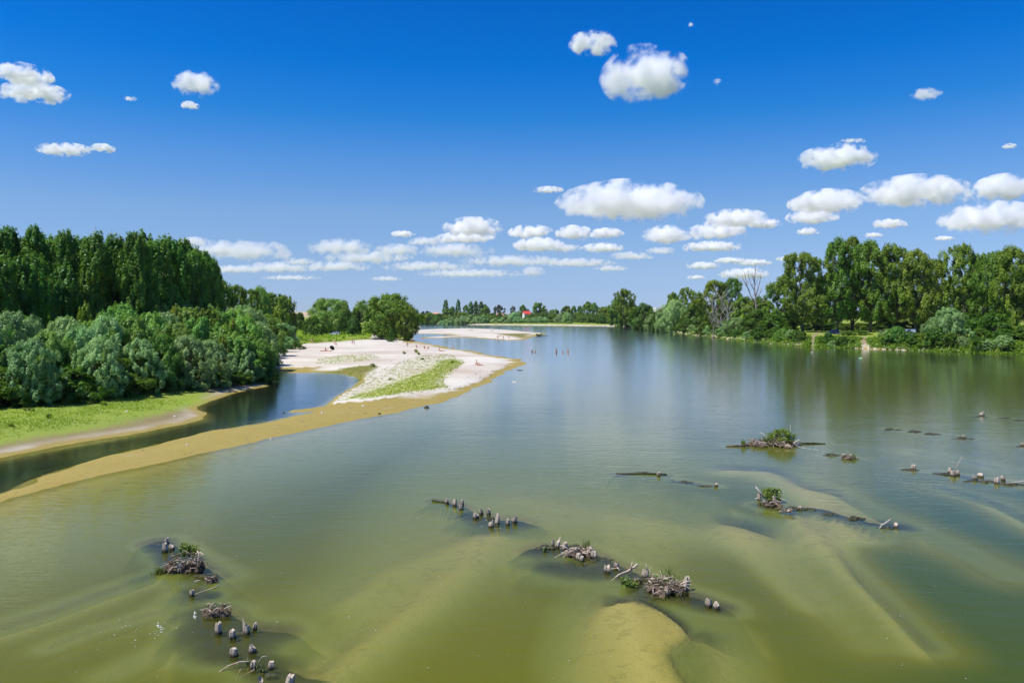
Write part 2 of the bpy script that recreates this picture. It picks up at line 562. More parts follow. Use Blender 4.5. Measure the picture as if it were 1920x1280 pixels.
    A['weed'] = sstep(0.10, 0.55, dm)
    A['pond'] = sstep(-0.5, 1.5, dpo)
    A['algae'] = sstep(-0.5, 0.3, da)
    return z, A


def fan(rows, cols, y0, y1, extra=()):
    """A sheet in rows across the river; rows get further apart with distance. Reaches from behind the bridge to the far plain."""
    lo, hi = math.log(y0 + 12), math.log(y1 + 12)
    ys = np.exp(np.linspace(lo, hi, rows)) - 12
    ys = np.concatenate([[-60, -20], ys, list(extra)])
    tt = np.concatenate([[-6, -3.5, -2.2, -1.5, -1.15], np.linspace(-0.95, 0.95, cols), [1.15, 1.5, 2.2, 3.5, 6]])
    T, YY = np.meshgrid(tt, ys)
    XX = np.clip(T * np.maximum(YY + 12, 24), -41000, 41000)
    r, c = XX.shape
    idx = np.arange(r * c).reshape(r, c)
    F = np.stack([idx[:-1, :-1], idx[:-1, 1:], idx[1:, 1:], idx[1:, :-1]], -1).reshape(-1, 4)
    return XX.ravel(), YY.ravel(), F


def ground_height(x, y):
    return float(land(np.array([x]), np.array([y]))[0])


# ------------------------------------------------------------------ ground
m_ground, n, out = newmat('river_land')
N = NB(n)
P = N('NewGeometry').outputs['Position']
nf = N.noise(2.2, 5, 0.65, P)
nm = N.noise(0.35, 5, 0.6, P)
nl = N.noise(0.05, 4, 0.55, P)
nxf = N.noise(7.0, 3, 0.6, P)
sand = N.mix(nm, (0.52, 0.482, 0.405), (0.66, 0.622, 0.54))
sand = N.mix(N.math('MULTIPLY', N.math('GREATER_THAN', nxf, 0.66), 0.35), sand, (0.30, 0.26, 0.20))
sand = N.mix(N.math('ADD', N.math('MULTIPLY', N.math('SUBTRACT', nl, 0.5), 3.5), 0.35, clamp=True), sand, (0.44, 0.37, 0.285))
wetsand = N.mix(nm, (0.265, 0.205, 0.045), (0.33, 0.265, 0.08))
wetsand = N.mix(N.math('MULTIPLY', N.math('GREATER_THAN', nf, 0.63), 0.35), wetsand, (0.11, 0.085, 0.03))
c = N.mix(N.mask(N.attr('wet'), nm, 0.9, 0.65), sand, wetsand)
mud = N.mix(nm, (0.175, 0.145, 0.062), (0.26, 0.205, 0.10))
c = N.mix(N.attr('mud'), c, mud)
c = N.mix(N.math('MULTIPLY', N.attr('olive'), 0.75), c, N.mix(nm, (0.10, 0.10, 0.025), (0.16, 0.17, 0.04)))
lush = N.mix(nm, (0.27, 0.32, 0.050), (0.40, 0.43, 0.12))
c = N.mix(N.mask(N.attr('lush'), nf, 1.9, 0.35), c, lush)
grs = N.mix(nm, (0.17, 0.25, 0.012), (0.28, 0.37, 0.028))
grs = N.mix(N('MapRange', {'Value': N('VectorMath', {0: P}, operation='LENGTH').outputs['Value'], 1: 1000.0, 2: 2500.0}).outputs[0], grs, (0.075, 0.10, 0.03))
grs = N.mix(N.mask(nl, nf, 0.5, 0.5), grs, (0.20, 0.25, 0.05))
c = N.mix(N.mask(N.attr('grass'), nf, 1.1, 0.3), c, grs)
# the bed under the water
sp = N('SeparateXYZ', {0: P}).outputs['Z']
under = N.math('MULTIPLY', N.math('ADD', sp, 0.0), -12.0, clamp=True)
bed = N.mix(nm, (0.46, 0.38, 0.20), (0.54, 0.44, 0.25))
bed = N.mix(N.math('MULTIPLY', N.math('GREATER_THAN', N.noise(1.3, 5, 0.7, P), 0.56), 0.3), bed, (0.20, 0.18, 0.07))
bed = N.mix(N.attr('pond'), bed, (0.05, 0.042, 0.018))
c = N.mix(under, c, bed)
alg = N.mix(N.noise(5.0, 5, 0.7, P), (0.10, 0.12, 0.035), (0.24, 0.24, 0.085))
c = N.mix(N.attr('algae'), c, alg)
c = N.mix(N.math('MULTIPLY', N.attr('weed'), 0.95), c, N.mix(nf, (0.008, 0.011, 0.006), (0.035, 0.038, 0.012)))
b = N('Bump', {'Height': N.math('ADD', nf, N.math('MULTIPLY', nxf, 0.5)), 'Strength': 0.5, 'Distance': 0.12}).outputs[0]
p = N('BsdfPrincipled', {'Base Color': c, 'Roughness': 0.9, 'Normal': b, 'Specular IOR Level': 0.2})
n.links.new(p.outputs[0], out.inputs['Surface'])

X, Y, F = fan(560, 520, 14, 1150, (1250, 1400, 1700, 2200, 3000, 4500, 7000, 12000, 20000, 38000))
Z, A = land(X, Y, True)
Z[Y < 10] = -1.9
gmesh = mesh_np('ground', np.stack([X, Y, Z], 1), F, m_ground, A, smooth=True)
ground = tag(link('ground', gmesh), 'river banks, pale sand bar and river bed', None, None, 'structure')

# ------------------------------------------------------------------ water
m_water, n, out = newmat('river_water')
N = NB(n)
P = N('NewGeometry').outputs['Position']
dep = N.attr('depth')
murk = N.math('SUBTRACT', 1.0, N.math('POWER', 2.718, N.math('MULTIPLY', dep, -1.35)))
big = N.noise(0.045, 3, 0.5, N('Mapping', {'Vector': P, 'Scale': (1, 0.35, 1)}).outputs[0])
deep = N.math('DIVIDE', N.math('SUBTRACT', dep, 1.25), 1.3, clamp=True)
shal = N.math('DIVIDE', N.math('SUBTRACT', dep, 0.55), 0.75, clamp=True)
tur = N.mix(shal, (0.180, 0.212, 0.040), (0.112, 0.121, 0.009))
tur = N.mix(deep, tur, N.mix(big, (0.042, 0.066, 0.006), (0.062, 0.084, 0.007)))
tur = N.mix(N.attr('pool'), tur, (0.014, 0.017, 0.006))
turb = N('BsdfDiffuse', {'Color': tur}).outputs[0]
clear = N('BsdfTransparent', {'Color': (0.80, 0.82, 0.55, 1)}).outputs[0]
body = N('MixShader', {0: murk, 1: clear, 2: turb}).outputs[0]
r1 = N.noise(1.6, 3, 0.6, N('Mapping', {'Vector': P, 'Scale': (0.45, 1.0, 1), 'Rotation': (0, 0, 0.35)}).outputs[0])
r2 = N.noise(0.22, 3, 0.6, N('Mapping', {'Vector': P, 'Scale': (0.5, 1.0, 1), 'Rotation': (0, 0, 0.2)}).outputs[0])
wind = N.noise(0.02, 4, 0.6, N('Mapping', {'Vector': P, 'Scale': (0.8, 0.3, 1), 'Rotation': (0, 0, 0.5)}).outputs[0])
r3 = N.noise(3.4, 2, 0.6, N('Mapping', {'Vector': P, 'Scale': (0.35, 1.0, 1), 'Rotation': (0, 0, 0.45)}).outputs[0])
hh = N.math('ADD', N.math('MULTIPLY', r3, N.math('MULTIPLY', wind, 0.75)), N.math('MULTIPLY', r1, 0.6))
hh = N.math('ADD', hh, N.math('MULTIPLY', r1, N.math('MULTIPLY', wind, 0.8)))
hh = N.math('ADD', hh, N.math('MULTIPLY', r2, 1.4))
bmp = N('Bump', {'Height': hh, 'Strength': 0.21, 'Distance': 0.08}).outputs[0]
fac_ = N('LayerWeight', {'Blend': 0.5, 'Normal': bmp}).outputs['Facing']
fre = N.math('ADD', N.math('MULTIPLY', N.math('POWER', fac_, 7.6), 1.36), 0.004, clamp=True)
gl = N('BsdfGlossy', {'Color': (0.93, 0.96, 1.0, 1), 'Roughness': 0.10, 'Normal': bmp}).outputs[0]
s = N('MixShader', {0: fre, 1: body, 2: gl}).outputs[0]
n.links.new(s, out.inputs['Surface'])
X, Y, F = fan(520, 430, 12, 1150)
Zl = land(X, Y)
Zl[Y < 14] = -1.9
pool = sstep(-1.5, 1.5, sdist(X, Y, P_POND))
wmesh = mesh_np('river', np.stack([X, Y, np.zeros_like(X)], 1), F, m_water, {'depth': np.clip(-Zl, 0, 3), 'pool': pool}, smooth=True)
tag(link('river', wmesh), 'wide greenish river reflecting sky and trees', None, None, 'structure')

# ------------------------------------------------------------------ leaves, crowns, trunks
M_POPLAR = leaf_mat('poplar_leaves', (0.055, 0.165, 0.016), (0.175, 0.38, 0.036), 0.40, 0.02)
M_BROAD = leaf_mat('broad_leaves', (0.085, 0.175, 0.012), (0.26, 0.41, 0.030), 0.42, 0.02)
M_SILVER = leaf_mat('silver_willow_leaves', (0.17, 0.34, 0.10), (0.44, 0.64, 0.24), 0.36, 0.02, 0.45)
M_WILLOW = leaf_mat('green_willow_leaves', (0.12, 0.29, 0.035), (0.30, 0.53, 0.085), 0.40, 0.02, 0.45)
M_SHRUB = leaf_mat('shrub_leaves', (0.040, 0.105, 0.006), (0.145, 0.28, 0.014), 0.42, 0.02)
M_LIME = leaf_mat('lime_leaves', (0.16, 0.27, 0.018), (0.30, 0.42, 0.035), 0.42, 0.02)
M_WEED = leaf_mat('weed_leaves', (0.20, 0.32, 0.012), (0.34, 0.47, 0.028), 0.40, 0.02, 0.2)
M_WEED2 = leaf_mat('bank_weed_leaves', (0.06, 0.16, 0.008), (0.21, 0.38, 0.018), 0.40, 0.02, 0.2)
M_WEED3 = leaf_mat('sand_weed_leaves', (0.26, 0.36, 0.04), (0.42, 0.52, 0.09), 0.4, 0.0, 0.2)
M_PALESTONE = rough_mat('pale_stone', (0.42, 0.39, 0.34), (0.62, 0.58, 0.52), 3.0, 0.9, 0.3)
M_DRY = leaf_mat('purple_leaves', (0.040, 0.050, 0.028), (0.080, 0.090, 0.045), 0.2)
M_BARK = rough_mat('bark', (0.07, 0.055, 0.04), (0.16, 0.13, 0.10), 1.2, 0.9, 0.6, (1, 1, 0.3))
M_PALEBARK = rough_mat('pale_bark', (0.34, 0.31, 0.27), (0.55, 0.51, 0.45), 1.0, 0.85, 0.4, (1, 1, 0.4))
M_DEADBARK = rough_mat('dead_bark', (0.22, 0.175, 0.16), (0.40, 0.33, 0.30), 1.0, 0.9, 0.4, (1, 1, 0.4))


def unit(v):
    return v / np.maximum(np.linalg.norm(v, axis=1, keepdims=True), 1e-9)


def leaf_mesh(name, C, Nr, L, Wd, tint, mat, rng, along=None):
    """One rhombic leaf (or leaf spray) per centre C with normal Nr."""
    k = len(C)
    r = rng.normal(size=(k, 3))
    if along is not None:
        r = r * 0.5 + along
    T = unit(np.cross(Nr, np.cross(r, Nr)))
    B = np.cross(Nr, T)
    s = rng.uniform(0.7, 1.3, (k, 1))
    l, wd = L * s * 0.5, Wd * s * 0.5
    bend = Nr * l * rng.uniform(-0.4, 0.4, (k, 1))
    V = np.stack([C - T * l, C + B * wd + bend, C + T * l, C - B * wd + bend], 1).reshape(-1, 3)
    return mesh_np(name, V, np.arange(4 * k).reshape(k, 4), mat, None, {'tint': np.clip(tint, 0, 1)})


def clump(c, r, k, rng, taper=0.0, out=None, shell=0.45):
    """k leaf centres and normals of one clump round c, radii r; taper > 0 draws its top to a point."""
    d = unit(rng.normal(size=(k, 3)))
    q = rng.random((k, 1)) ** shell
    p = d * q
    if taper:
        f = 1 - taper * (p[:, 2:3] * 0.5 + 0.5)
        p[:, :2] *= f
    nr = d * 0.9 + rng.normal(size=(k, 3)) * 0.45 + np.array([0, 0, 0.35])
    if out is not None:
        nr = nr + out * 0.5
    return c + p * r, unit(nr)


def crown_points(h, cb, prof, nclump, cr, perclump, rng, stretch=1.0, taper=0.0, lump=0.25, droop=0.0, inner=0.45, tsample=None, open_=0.0):
    """Leaf centres of a crown from cb*h to h whose outline radius is prof(t), broken into clumps with gaps between."""
    Cs, Ns, Ts, heads = [], [], [], []
    ph = rng.uniform(0, 6.28, 4)
    i = 0
    while i < nclump:
        t = rng.random() if tsample is None else tsample(rng)
        a = rng.uniform(0, 2 * math.pi)
        wv = 1 + lump * (math.sin(2 * a + ph[0] + 3 * t) * 0.6 + math.sin(3 * a + ph[1] - 7 * t) * 0.5 + math.sin(11 * t + ph[2] + a) * 0.6)
        if open_ and math.sin(3 * a + 9 * t + ph[3]) > 1 - open_:
            i += 0.5
            continue
        rr = prof(t) * wv * (inner + (1 - inner) * math.sqrt(rng.random()))
        z = cb * h + t * (h - cb * h)
        s = rng.uniform(0.7, 1.3) * cr
        c = np.array([rr * math.cos(a), rr * math.sin(a), z - droop * rr * rr / max(prof(0.5), 1)])
        k = int(perclump * s / cr)
        o = unit(np.array([[math.cos(a), math.sin(a), 0.5]]))
        C_, N_ = clump(c, np.array([s, s, s * stretch]), k, rng, taper, o)
        Cs.append(C_)
        Ns.append(N_)
        Ts.append(np.clip(rng.normal(0.45, 0.22) + rng.normal(0, 0.16, k), 0, 1))
        heads.append((c, s))
        i += 1
    return np.vstack(Cs), np.vstack(Ns), np.concatenate(Ts), heads


def trunk_mesh(h, cb, heads, rng, r0, mat, forks=1, nlimb=14, lean=0.0, top=0.85):
    """Tapered trunk with limbs that reach into the clumps of the crown."""
    b = MB()
    rr = random.Random(int(rng.integers(1e9)))
    stems = []
    for f in range(forks):
        a = rr.uniform(0, 6.28)
        sp = (0.16 if forks > 1 else 0.02) * h
        pts = []
        for k in range(7):
            t = k / 6
            pts.append((math.cos(a) * sp * t ** 1.3 + rr.uniform(-.1, .1) * r0 * 3 * t + lean * t * h, math.sin(a) * sp * t ** 1.3 + rr.uniform(-.1, .1) * r0 * 3 * t, -0.3 + h * top * t))
        b.tube(pts, [r0 * (1.25 if k == 0 else 1) * (1 - 0.85 * k / 6) / forks ** 0.4 for k in range(7)], 7)
        stems.append(pts)
    pick = [heads[i] for i in rng.permutation(len(heads))[:nlimb]]
    for c, s in pick:
        st = min(stems, key=lambda q: min((p[0] - c[0]) ** 2 + (p[1] - c[1]) ** 2 for p in q))
        zt = max(cb * h * 0.6, c[2] - 0.7 * math.hypot(c[0], c[1]) - 0.5)
        t = min(max((zt + 0.3) / (h * top), 0.05), 0.97) * 6
        k = min(int(t), 5)
        f = t - k
        p0 = Vector(st[k]).lerp(Vector(st[k + 1]), f)
        p2 = Vector(c)
        p1 = p0.lerp(p2, 0.5) + Vector((0, 0, -0.06 * (p2 - p0).length))
        rb = max(r0 * 0.4 * (1 - t / 7), 0.03)
        b.tube([p0, p1, p2], [rb, rb * 0.6, rb * 0.15], 5)
    return b.mesh('trunk', mat, True)


PROTO = {}


def proto(key, crown_name, trunk, crown):
    PROTO.setdefault(key, []).append((trunk, crown, crown_name))


def mk(key, n, seed, h, cb, prof, nclump, cr, per, L, Wd, mat, bark=None, r0=0.3, forks=1, nlimb=14, along=None, top=0.85, **kw):
    for i in range(n):
        rng = np.random.default_rng(seed + i)
        C_, N_, T_, heads = crown_points(h, cb, prof, nclump, cr, per, rng, **kw)
        al = None if along is None else np.array(along)
        cm = leaf_mesh('crown', C_, N_, L, Wd, T_, mat, rng, al)
        tm = trunk_mesh(h, cb, heads, rng, r0, bark or M_BARK, forks, nlimb, top=top)
        proto(key, 'crown', tm, cm)


def ov(w_, p=1.0, q=1.0):
    """Crown outline: radius w_ with its widest place set by p and q."""
    k = max(((t / 100) ** p) * ((1 - t / 100) ** q) for t in range(1, 100))
    return lambda t: w_ * (max(t, 0.001) ** p) * (max(1 - t, 0.001) ** q) / k + 0.05 * w_


# plantation poplars 24 m, edge poplars, broad cottonwoods, willows, shrubs
mk('poplar', 4, 100, 24, 0.14, ov(3.0, 0.35, 0.40), 230, 0.72, 62, 0.42, 0.30, M_POPLAR, None, 0.22, stretch=1.9, taper=0.6, lump=0.22, inner=0.3, along=(0, 0, 0.6))
mk('edgepoplar', 4, 140, 18, 0.06, ov(3.0, 0.3, 0.42), 210, 0.72, 60, 0.40, 0.28, M_POPLAR, None, 0.18, stretch=1.9, taper=0.7, lump=0.28, inner=0.35, along=(0, 0, 0.5))
mk('cottonwood', 5, 180, 30, 0.16, ov(8.2, 0.45, 0.50), 330, 1.25, 85, 0.54, 0.42, M_BROAD, None, 0.55, 2, 26, stretch=1.25, taper=0.45, lump=0.42, inner=0.35, open_=0.28, along=(0, 0, 0.3))
mk('roundtree', 3, 220, 17, 0.08, ov(9.2, 0.35, 0.42), 300, 1.25, 85, 0.54, 0.42, M_BROAD, None, 0.6, 3, 20, stretch=0.95, lump=0.25, inner=0.45, open_=0.10)
mk('olivetree', 2, 240, 15, 0.10, ov(8.0, 0.35, 0.45), 170, 1.4, 140, 0.50, 0.24, M_WILLOW, None, 0.6, 2, 20, stretch=0.9, lump=0.18, droop=0.06, inner=0.5, along=(0, 0, -0.6))
mk('silver', 5, 260, 9.5, 0.03, ov(4.1, 0.22, 0.45), 200, 0.62, 95, 0.34, 0.13, M_SILVER, None, 0.16, 3, 12, stretch=1.3, taper=0.4, lump=0.25, inner=0.5, along=(0, 0, 0.7))
mk('willow', 4, 300, 9.5, 0.03, ov(3.9, 0.22, 0.5), 200, 0.62, 95, 0.34, 0.14, M_WILLOW, None, 0.16, 3, 12, stretch=1.35, taper=0.45, lump=0.25, inner=0.5, along=(0, 0, 0.7))
mk('shrub', 4, 340, 5.0, 0.0, ov(3.1, 0.12, 0.5), 150, 0.46, 85, 0.28, 0.17, M_SHRUB, None, 0.10, 4, 10, stretch=1.0, taper=0.2, lump=0.35, inner=0.5)
mk('lime', 3, 380, 6.0, 0.02, ov(2.4, 0.2, 0.55), 70, 0.60, 120, 0.32, 0.18, M_LIME, None, 0.10, 3, 10, stretch=1.3, taper=0.4, lump=0.3, inner=0.5)
mk('thicket', 3, 400, 10.0, 0.0, ov(4.6, 0.15, 0.5), 120, 1.0, 110, 0.46, 0.32, M_SHRUB, None, 0.2, 3, 10, stretch=1.2, taper=0.3, lump=0.35, inner=0.5)
mk('lombardy', 2, 430, 26, 0.05, ov(2.6, 0.4, 0.5), 110, 0.9, 70, 0.6, 0.45, M_POPLAR, None, 0.3, stretch=2.4, taper=0.6, lump=0.12, inner=0.3, along=(0, 0, 0.8))
mk('fartree', 4, 450, 16, 0.06, ov(6.0, 0.35, 0.5), 90, 1.6, 70, 0.9, 0.7, M_BROAD, None, 0.4, 2, 6, stretch=1.1, taper=0.3, lump=0.3, inner=0.45)
mk('farsilver', 3, 470, 8, 0.0, ov(5.2, 0.2, 0.45), 80, 1.3, 70, 0.7, 0.36, M_SILVER, None, 0.2, 2, 4, stretch=1.0, lump=0.2, inner=0.5)
mk('farshrub', 3, 490, 7, 0.0, ov(5.5, 0.12, 0.45), 80, 1.3, 70, 0.8, 0.5, M_SHRUB, None, 0.2, 2, 4, stretch=1.0, lump=0.3, inner=0.5)
mk('purple', 2, 500, 14, 0.1, ov(6.0, 0.4, 0.5), 70, 1.2, 60, 0.9, 0.6, M_DRY, None, 0.4, 2, 8, stretch=1.4, taper=0.5, lump=0.4, inner=0.4, open_=0.3)

PR = random.Random(77)
H0 = {'poplar': 24, 'edgepoplar': 18, 'cottonwood': 30, 'roundtree': 17, 'olivetree': 15, 'silver': 9.5, 'willow': 9.5, 'shrub': 5.0, 'lime': 6.0, 'thicket': 10.0,
      'lombardy': 26, 'fartree': 16, 'farsilver': 8, 'farshrub': 7, 'purple': 14}
R0 = {'poplar': 3.1, 'edgepoplar': 3.3, 'cottonwood': 9.5, 'roundtree': 10.5, 'olivetree': 9.2, 'silver': 4.8, 'willow': 4.6, 'shrub': 3.6, 'lime': 3.0, 'thicket': 5.6,
      'lombardy': 3.2, 'fartree': 7.4, 'farsilver': 6.2, 'farshrub': 6.6, 'purple': 7.0}
NAME = {'poplar': 'poplar_tree', 'edgepoplar': 'poplar_tree', 'cottonwood': 'cottonwood_tree', 'roundtree': 'broadleaf_tree', 'olivetree': 'willow_tree', 'silver': 'willow_bush',
        'willow': 'willow_bush', 'shrub': 'shrub', 'lime': 'shrub', 'thicket': 'thicket_bush', 'lombardy': 'columnar_poplar', 'fartree': 'broadleaf_tree', 'farsilver': 'willow_bush',
        'farshrub': 'shrub', 'purple': 'broadleaf_tree'}


def plant(key, x, y, h, label, cat, group=None, width=None, var=None, z=None, rz=None):
    """One tree or bush: its own thing with trunk and crown."""
    lst = PROTO[key]
    tr, cr, cn = lst[(PR.randrange(len(lst)) if var is None else var) % len(lst)]
    sz = h / H0[key]
    sxy = sz * PR.uniform(0.92, 1.08) if width is None else width / 2 / R0[key]
    if z is None:
        z = max(ground_height(x, y), -0.2)
    o = thing(NAME[key], label, cat, (x, y, z - 0.05), PR.uniform(0, 6.28) if rz is None else rz, group, (sxy, sxy, sz))
    link('trunk', tr, o)
    link(cn, cr, o)
    return o


def plant_px(key, px, top, y, label, cat, group=None, wpx=None, base=None, **kw):
    """By where it stands: bearing of column px, y metres out, its top as high as row `top` shows at that distance."""
    x = xat(px, y)
    z = max(ground_height(x, y), -0.2) if base is None else base
    return plant(key, x, y, hgt(top, y) - z, label, cat, group, None if wpx is None else wpx / FOC * y, z=z, **kw)


# ------------------------------------------------------------------ left bank: poplar plantation, willow belt, shrubs by the grass
G = 'poplars of the plantation on the left bank'
for row in range(8):
    for k in range(32):
        x = -85.5 - row * 6.0 + PR.uniform(-1.0, 1.0)
        y = 84 + k * 4.75 + PR.uniform(-1.3, 1.3)
        px = 960 + x / y * FOC
        if px < -170 or y > 233:
            continue
        if row > 3 and k % 2:
            continue
        lab = 'tall dark poplar of the plantation, crown showing against the sky' if row > 1 else 'tall dark poplar on the river-side edge of the plantation'
        plant('poplar', x, y, (22.3 + PR.uniform(-0.8, 0.8)) * (1 if row < 2 else 1.02), lab, 'tree', G, 5.6 * PR.uniform(0.9, 1.12))
for k in range(17):
    y0_ = 137 + k * 4.6
    ed = -66 - 14 * max(0, (y0_ - 165) / 48)
    for j in range(4):
        x, y = ed - j * 5.2 + PR.uniform(-0.9, 0.9), y0_ + PR.uniform(-1.2, 1.2)
        if x < -84.5:
            continue
        plant('poplar', x, y, 22.2 + PR.uniform(-0.9, 0.9), 'tall dark poplar on the river-side edge of the plantation', 'tree', G, 5.4 * PR.uniform(0.9, 1.12))
G = 'shorter poplars in front of the plantation'
for k in range(30):
    for row in range(2):
        y = 84 + k * 3.4 + PR.uniform(-1, 1)
        x = -72 - row * 5.5 - (y - 100) * 0.05 + PR.uniform(-1.3, 1.3)
        px = 960 + x / y * FOC
        if px < -150:
            continue
        plant('edgepoplar', x, y, 15.5 + PR.uniform(-1.6, 1.6) + row * 1.5, 'shorter bright green poplar between the willow bushes and the tall plantation', 'tree', G)
plant_px('poplar', 268, 441, 163, 'dark poplar rising highest over the middle of the plantation', 'tree', wpx=64, var=1)
plant_px('poplar', 318, 450, 172, 'poplar with loose pale green crown near the plantation end', 'tree', wpx=70, var=2)
plant_px('poplar', 345, 456, 178, 'tall poplar at the right shoulder of the plantation', 'tree', wpx=62, var=3)
plant_px('poplar', 386, 488, 226, 'last tall poplar at the right end of the plantation', 'tree', wpx=44, var=0)
# trees that carry the wood on beyond the plantation
for px, top, y, key, wpx, lab in [
    (418, 536, 240, 'fartree', 52, 'rounded dark tree right after the last tall poplar'),
    (444, 537, 246, 'cottonwood', 52, 'dark pointed tree beyond the poplar plantation'),
    (470, 545, 255, 'cottonwood', 56, 'green tree with ragged top behind the willow bushes'),
    (486, 541, 275, 'olivetree', 46, 'pale feathery tree over the far willow bushes'),
    (512, 552, 285, 'fartree', 66, 'broad dark tree at the end of the left wood'),
    (536, 556, 300, 'fartree', 44, 'outermost dark tree of the left wood beside the white mast'),
    (524, 578, 268, 'lime', 44, 'lime green young tree in front of the dark wood end'),
    (455, 575, 225, 'silver', 70, 'grey green willow at the back of the willow belt'),
    (500, 590, 240, 'willow', 66, 'soft olive willow at the back of the meadow corner'),
    (530, 608, 232, 'silver', 62, 'dark grey willow bush standing at the beach corner'),
]:
    plant_px(key, px, top, y, lab, 'tree', 'trees beyond the plantation', wpx)

# the willow belt: (column, top row, distance, kind, width in px)
WB = [
    (22, 590, 88, 'silver', 150), (-40, 600, 84, 'silver', 140), (88, 628, 88, 'willow', 120), (150, 618, 92, 'silver', 130), (200, 600, 97, 'silver', 110), (228, 578, 104, 'willow', 120),
    (185, 640, 88, 'silver', 100), (250, 600, 100, 'willow', 120), (215, 596, 110, 'silver', 90), (285, 592, 112, 'willow', 110), (310, 590, 118, 'silver', 110), (345, 582, 128, 'willow', 110), (385, 588, 126, 'shrub', 90),
    (330, 612, 106, 'willow', 110), (375, 600, 116, 'willow', 110), (300, 630, 100, 'willow', 100), (350, 632, 103, 'silver', 110), (410, 586, 134, 'willow', 110), (440, 584, 142, 'willow', 100),
    (415, 612, 117, 'willow', 115), (455, 600, 132, 'willow', 110), (475, 606, 140, 'silver', 100), (395, 640, 107, 'silver', 100), (440, 634, 115, 'willow', 120), (468, 626, 120, 'willow', 110),
    (483, 655, 119, 'willow', 80), (486, 618, 150, 'willow', 90), (470, 584, 170, 'silver', 90), (500, 600, 180, 'willow', 80), (430, 580, 165, 'silver', 100), (395, 578, 160, 'willow', 90),
    (120, 600, 104, 'silver', 110), (60, 640, 80, 'silver', 110), (265, 640, 96, 'silver', 90), (520, 624, 200, 'silver', 60), (-90, 610, 82, 'willow', 120),
    (170, 606, 112, 'willow', 90), (40, 598, 100, 'willow', 100), (350, 576, 150, 'silver', 90), (500, 640, 150, 'silver', 62), (300, 576, 140, 'willow', 90), (455, 655, 114, 'silver', 80),
]
ORD = ['first', 'second', 'third', 'fourth', 'fifth', 'sixth', 'seventh', 'eighth', 'ninth', 'tenth', 'eleventh', 'twelfth', 'thirteenth', 'fourteenth', 'fifteenth', 'sixteenth', 'seventeenth', 'eighteenth', 'nineteenth', 'twentieth']


def ordinals(items, rowf, pxf):
    """For each item, its row and its place from the left within that row."""
    res = {}
    for row in sorted(set(rowf(t) for t in items)):
        for k_, i_ in enumerate(sorted((i_ for i_, t in enumerate(items) if rowf(t) == row), key=lambda i_: pxf(items[i_]))):
            res[i_] = (row, ORD[k_])
    return res


WROW = ordinals(WB, lambda t: 0 if t[2] < 104 else 1 if t[2] < 122 else 2, lambda t: t[0])
adj = ['fluffy', 'upright', 'wind-tossed', 'rounded', 'feathery', 'leaning']
for i, (px, top, y, key, wpx) in enumerate(WB):
    row, od = WROW[i]
    lab = {'silver': 'silvery willow bush, ', 'willow': 'mid-green willow bush, ', 'shrub': 'dark green bush, '}[key] + od + ' from left in the ' + ('front', 'middle', 'back')[row] + ' row of the willow belt'
    if i == 0:
        lab = 'bluish silver willow bush at the left frame edge, tallest there'
    if i == 25:
        lab = 'silvery willow bush leaning over the pond at the right end of the belt'
    if i == 5:
        lab = 'green domed willow bush rising highest in the middle of the belt'
    plant_px(key, px, top, y, lab, 'bush', 'willow bushes along the left bank', wpx)
# dark shrubs along the grass strip
SB = [(-70, 690, 76, 150), (-10, 692, 78.5, 140), (40, 700, 80, 130), (95, 705, 83, 120), (75, 670, 86, 120), (140, 690, 86, 130), (165, 668, 90, 140), (205, 672, 92, 140), (245, 690, 95.5, 110), (285, 690, 98.5, 100), (290, 668, 102, 110),
      (325, 690, 102, 90), (360, 690, 105, 90), (395, 695, 108.5, 80), (430, 694, 111.5, 80), (462, 694, 115.5, 70), (490, 690, 118.5, 60), (20, 650, 84, 120), (115, 655, 90, 120), (225, 650, 98, 110), (-60, 650, 82, 140), (380, 668, 112, 90), (345, 670, 108, 90)]
SROW = ordinals(SB, lambda t: 0 if t[1] > 675 else 1, lambda t: t[0])
for i, (px, top, y, wpx) in enumerate(SB):
    lab = 'dark leafy shrub, ' + SROW[i][1] + ' from left in the ' + ('low row along the grass strip', 'upper row behind the grass strip')[SROW[i][0]]
    if i in (6, 7):
        lab = ('yellow-green domed shrub at the middle of the grass strip', 'large dark shrub right of the yellow-green domed shrub')[i - 6]
    if px == 490:
        lab = 'last low dark shrub hanging over the pond'
    plant_px('shrub', px, top, y, lab, 'shrub', 'shrubs along the grass strip', wpx)
for px, top, y, wpx, lab in [(254, 632, 97, 34, 'small yellow-lime sapling among silver willow bushes'), (374, 645, 105, 34, 'bright lime sapling low in the belt beside the pond'), (402, 590, 128, 50, 'yellow-green young tree near the far end of the belt'),
                             (437, 610, 118, 40, 'lime young bush between the last willow bushes'), (162, 580, 118, 50, 'fresh green sapling behind the willow bushes'), (330, 585, 124, 44, 'yellow-green sapling high in the middle of the belt'), (420, 640, 112, 36, 'lime sapling low in front of the pond end bushes'), (470, 600, 134, 40, 'yellow-green sapling at the right end of the belt'), (205, 650, 90, 40, 'lime bush in the lower middle of the belt'), (365, 588, 140, 44, 'bright green sapling below the tall poplars end')]:
    plant_px('lime', px, top, y, lab, 'shrub', 'lime saplings among the willow bushes', wpx)

